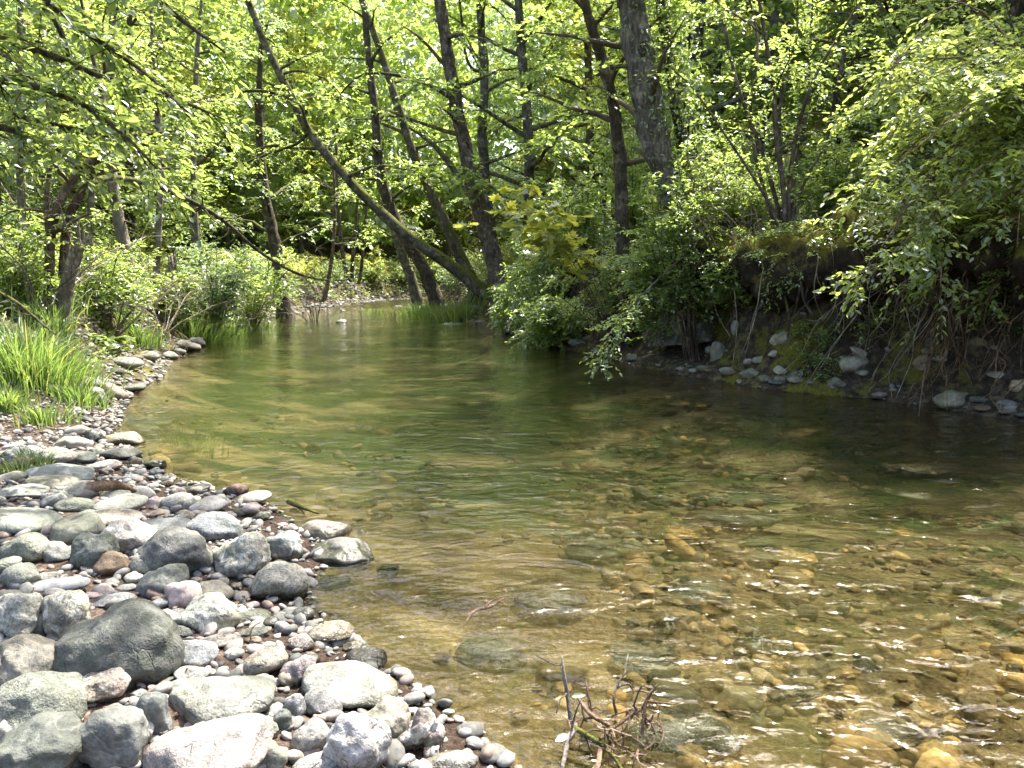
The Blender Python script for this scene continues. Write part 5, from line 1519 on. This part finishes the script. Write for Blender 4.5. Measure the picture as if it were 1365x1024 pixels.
# ---- background trees and understorey (prototypes, then copies)
def proto_tree(h, reach, bark, lm, rng, leaf, lean, t0=.10, auto=30, twigs=28, per=18):
    tr = np.array([[0, 0, -.3], [lean * .2, .1, h * .25], [lean * .5, -.1, h * .5], [lean * .8, .15, h * .75], [lean, 0, h]])
    return build_tree('tree', tr, [h * .012, h * .010, h * .008, h * .005, .02], bark, rng, auto=auto, t0=t0, reach=reach, twigs=twigs, twiglen=1.15, per=per, leaf=leaf, lmat=lm, seg=8, up=.3, twig_r=.004)
protos = [proto_tree(15, 3.6, 'bark_grey', 'leaf_bright', rng, .18, 1.0), proto_tree(13, 3.2, 'bark_dark', 'leaf_cool', rng, .17, -.8),
          proto_tree(17, 3.4, 'bark_brown', 'leaf_yellow', rng, .19, .5, t0=.15), proto_tree(10, 3.0, 'bark_dark', 'leaf_mid', rng, .15, .6, t0=.04)]
names = ['tall grey-barked background tree with bright leaves', 'dark-stemmed background tree with cool green leaves', 'brown background tree with sunlit yellow-green crown', 'low background tree with dense mid-green crown']
spots = []
def try_spot(x, y, dmin):
    for (a, b) in spots:
        if math.hypot(a - x, b - y) < dmin: return False
    d = min(xl(y) - x if x < xl(y) else 99, x - xr(y) if x > xr(y) else 99)
    if d > 90 or d < 2.0: return False
    spots.append((x, y)); return True
tries = 0
while len(spots) < 92 and tries < 6000:
    tries += 1
    y = rng.uniform(13, 66)
    x = rng.uniform(-.72, .72) * y + rng.uniform(-3, 3)
    if y < 18 and abs(x) < 9: continue
    if 28 < y < 50 and xl(y) - 3.5 < x < xr(y) + 4: continue
    if 44 < y < 62 and -12 < x < 6: continue
    try_spot(x, y, 2.6 if y > 30 else 3.2)
fixed_near = [(-10.5, 14, 1, .8), (-13, 19, 0, .9), (-16, 13, 3, .9), (-11.5, 23, 3, .9), (9.5, 15, 2, .8), (11, 19, 0, .9), (13, 13, 3, .9), (7, 22, 0, .9), (12, 26, 2, 1)]
used = [0] * 4
for i, (x, y) in enumerate([f[:2] for f in fixed_near] + spots):
    k = fixed_near[i][2] if i < len(fixed_near) else int(rng.integers(4))
    loc = (x, y, hz(x, y) - .1)
    sc = rng.uniform(.75, 1.2) if i >= len(fixed_near) else fixed_near[i][3]
    rz = rng.uniform(0, 6.28)
    if not used[k]:
        o = protos[k]; o.location = [float(v) for v in loc]; o.rotation_euler = (0, 0, rz); o.scale = (sc,) * 3; used[k] = 1
    else:
        o = copy_tree(protos[k], loc, rz, sc)
    tag(o, where(names[k], np.array(loc) + np.array([0, 0, 2.5])), 'tree', 'background trees of the valley')
for k in range(4):
    if not used[k]:
        for ch in list(protos[k].children): bpy.data.objects.remove(ch)
        bpy.data.objects.remove(protos[k])

def proto_shrub(lm, leaf, h, r, rng, n=14, twigs=14, per=13):
    ends = []
    for i in range(n):
        a = i * 2.4; rr_ = r * math.sqrt(rng.uniform(.1, 1))
        ends.append((rr_ * math.cos(a), rr_ * math.sin(a), h * rng.uniform(.35, 1.0) * (1.1 - .4 * rr_ / r)))
    return shrub('shrub', (0, 0, 0), ends, lm, rng, leaf=leaf, twigs=twigs, per=per, twiglen=.7, rad=.014, lift=.3)
sp_ = [proto_shrub('leaf_bright', .11, 2.2, 1.4, rng), proto_shrub('leaf_mid', .10, 1.7, 1.3, rng), proto_shrub('leaf_cool', .12, 2.6, 1.5, rng), proto_shrub('leaf_yellow', .12, 1.9, 1.2, rng)]
sn = ['bright green understorey shrub', 'mid-green rounded understorey shrub', 'tall cool green understorey shrub', 'yellow-green sunlit understorey shrub']
used = [0] * 4
sspots = []
tries = 0
while len(sspots) < 130 and tries < 9000:
    tries += 1
    y = rng.uniform(10, 52)
    left = rng.uniform() < .5
    off = rng.uniform(.6, 1) * 1.2 + rng.exponential(3.0)
    x = xl(y) - off - .4 if left else xr(y) + off + .6
    if abs(x) > .8 * y + 3: continue
    if not left and y < 20 and off < 4: continue
    if left and y < 14 and off < 2.5: continue
    if any(math.hypot(x - a, y - b) < 1.25 for a, b in sspots): continue
    sspots.append((x, y))
sspots += [(float(xl(43 + i * .9)) - 1.3 - (i % 3) * .5, 43 + i * .9) for i in range(16)] + [(float(xr(34 + i * 1.2)) + 1.2, 34 + i * 1.2) for i in range(9)]
sspots += [(10.2, 18.5), (11.8, 20.2), (13.4, 22), (12.4, 24.5), (15, 24), (10.6, 22.6), (14.2, 19.2), (9.4, 16.4)]
for i, (x, y) in enumerate(sspots):
    k = int(rng.integers(4)); sc = rng.uniform(.6, 1.15); loc = (x, y, hz(x, y) - .05); rz = rng.uniform(0, 6.28)
    if not used[k]:
        o = sp_[k]; o.location = [float(v) for v in loc]; o.rotation_euler = (0, 0, rz); o.scale = (sc,) * 3; used[k] = 1
    else:
        o = copy_tree(sp_[k], loc, rz, sc)
    tag(o, where(sn[k], np.array(loc) + np.array([0, 0, 1])), 'shrub', 'understorey shrubs of the banks')

# ---- the near tree whose boughs hang into the top left, and unseen limbs added overhead for their shade
tr = np.array([[-6.6, 4.6, 0], [-6.4, 4.7, 2.5], [-6.0, 5.0, 5], [-5.6, 5.4, 8], [-5.2, 5.8, 11], [-5, 6, 13]]); tr[0][2] = hz(-6.6, 4.6) - .2
lim = []
for pl, Y0, k in [([(-160, 70), (0, 106), (95, 132), (165, 180), (215, 232)], 5.6, 26), ([(-120, -60), (40, -10), (110, 40), (190, 95), (250, 150)], 5.8, 26), ([(-140, 20), (30, 60), (130, 100), (230, 130), (300, 160)], 6.2, 28),
                  ([(-100, -120), (90, -60), (190, -10), (260, 40), (300, 70)], 5.4, 22), ([(-150, 150), (-20, 165), (60, 190), (110, 225)], 5.8, 20), ([(-60, -100), (60, 10), (90, 70), (100, 130)], 6.5, 20), ([(-140, 120), (0, 150), (110, 175), (200, 195), (240, 215)], 6.6, 22)]:
    q = A(pl, Y0)
    q = np.vstack([[(-6.1, 4.9, q[0][2] - .5)], q])
    lim.append((q, np.linspace(.05, .006, len(q)), 'bark_dark', int(k * 2.2)))
for (ex, ey, ez) in [(.2, 7.4, 7.0), (1.6, 8.6, 7.2), (2.6, 10.2, 7.4), (.6, 10.0, 7.6), (-1.2, 8.8, 7.4), (-1.0, 11.4, 7.8), (1.8, 12.0, 7.8), (-2.6, 10.2, 7.8), (-.4, 6.8, 8.2), (2.2, 7.4, 7.8), (.6, 6.0, 6.8), (1.9, 6.4, 7.4), (-1.4, 6.4, 7.2), (2.9, 8.0, 8.0), (-3.2, 8.2, 7.2)]:  # long limbs above the view, added to shade the cobble bar
    e = np.array([ex, ey, ez]); s0 = np.array([-5.65, 5.35, 7.6 + rng.uniform(-.6, .8)])
    m_ = (s0 + e) / 2 + np.array([0, 0, .9])
    lim.append((np.array([s0, s0 * .65 + m_ * .35 + [0, 0, .25], m_, e * .7 + m_ * .3, e]), [.08, .07, .05, .03, .008], 'bark_dark', 62))
t = build_tree('tree', tr, [.24, .21, .19, .16, .10, .04], 'bark_dark', rng, limbs=lim, auto=12, t0=.5, reach=4.2, twigs=26, twiglen=.7, per=17, leaf=.092, tpl=LEAF_OVAL, lmat='leaf_mid', limb_bark='bark_dark', dirbias=(.9, .5, 0))
tag(t, 'near leafy tree whose boughs hang into the top left corner', 'tree')
landmark('the top left boughs', at(150, 120, 5.8))
for (x, y, k, sc, lab) in [(-9.0, 8.2, 3, .95, 'canopy tree beside the bar just outside the left edge')]:
    o = copy_tree(protos[k], (x, y, hz(x, y) - .1), rng.uniform(0, 6.28), sc)
    tag(o, lab, 'tree')

# ---- ground cover and the far woods: nobody could count these
n = 42000
y = 9 + 49 * rng.uniform(0, 1, n) ** 1.4
lf = rng.uniform(0, 1, n) < .55
off = .5 + rng.exponential(3.5, n)
x = np.where(lf, xl(y) - off, xr(y) + off + .5)
P = np.stack([x, y, height(x, y)], -1)
P[:, 2] += rng.uniform(.02, .28, n)
k = (fbm(P * .8, 2, 71) > -.15) & ~((~lf) & (y < 12) & (off < 2))
mb = MB()
m = int(k.sum())
ax = rng.normal(0, 1, (m, 3)); ax[:, 2] = np.abs(ax[:, 2]) * .4
leaves(mb, P[k], ax, np.array([0, -.2, 1.0]) + rng.normal(0, .4, (m, 3)), rng.uniform(.05, .14, m) * (.7 + y[k] * .02), LEAF_QUAD)
tag(link('ground_cover', mb.mesh('ground_cover', M['leaf_mid'], smooth=False)), kind='stuff')
n = 3000
y = rng.uniform(46, 96, n); x = rng.uniform(-.85, .85, n) * y
P = np.stack([x, y, height(x, y)], -1)
d = np.minimum(np.abs(xl(y) - x), np.abs(x - xr(y))); wat = (x > xl(y)) & (x < xr(y))
P = P[~wat & (d > 2)]
mb = MB()
for c0 in P:
    hh = rng.uniform(.5, 25); r_ = rng.uniform(1.3, 2.6); m = 85
    v = nrm(rng.normal(0, 1, (m, 3))) * (rng.uniform(.5, 1, (m, 1)) ** .5) * np.array([r_, r_, r_ * .6])
    leaves(mb, c0 + np.array([0, 0, hh]) + v, rng.normal(0, 1, (m, 3)), np.array([0, 0, 1.0]) + rng.normal(0, .5, (m, 3)), rng.uniform(.4, .85, m), LEAF_QUAD)
tag(link('far_woods', mb.mesh('far_woods', M['leaf_bright'], smooth=False)), kind='stuff')
# ------------------------------------------------------------------ light, sky, camera
EL, AZ = math.radians(60), math.radians(32)         # sun ahead, to the right
w = bpy.data.worlds.new('World'); S.world = w; w.use_nodes = True
nt = w.node_tree
sky = nt.nodes.new('ShaderNodeTexSky'); sky.sky_type = 'NISHITA'; sky.sun_disc = False
sky.dust_density = 5; sky.ozone_density = .6; sky.sun_elevation = EL; sky.sun_rotation = AZ
nt.links.new(sky.outputs[0], nt.nodes['Background'].inputs[0])
nt.nodes['Background'].inputs[1].default_value = .15
sd = Vector((math.sin(AZ) * math.cos(EL), math.cos(AZ) * math.cos(EL), math.sin(EL)))
ld = bpy.data.lights.new('sun', 'SUN'); ld.energy = 4.6; ld.angle = math.radians(.5); ld.color = (1, .95, .86)
lo = bpy.data.objects.new('sun', ld); COL.objects.link(lo)
lo.rotation_euler = sd.to_track_quat('Z', 'Y').to_euler()
lo.location = (20, 30, 50)

cd = bpy.data.cameras.new('camera'); cd.sensor_width = 36; cd.lens = 36 * F / 1365
cd.clip_end = 600; cd.clip_start = .05
co = bpy.data.objects.new('camera', cd); COL.objects.link(co)
co.location = (0, 0, CAMZ); co.rotation_euler = (math.pi / 2 - PITCH, 0, 0)
S.camera = co
S.view_settings.view_transform = 'Standard'; S.view_settings.look = 'None'
S.view_settings.exposure = 1.95; S.view_settings.gamma = 1
c = S.cycles
c.max_bounces = 7; c.diffuse_bounces = 4; c.glossy_bounces = 3; c.transmission_bounces = 5; c.transparent_max_bounces = 8
c.caustics_reflective = False; c.caustics_refractive = False
c.sample_clamp_indirect = 6; c.use_denoising = True
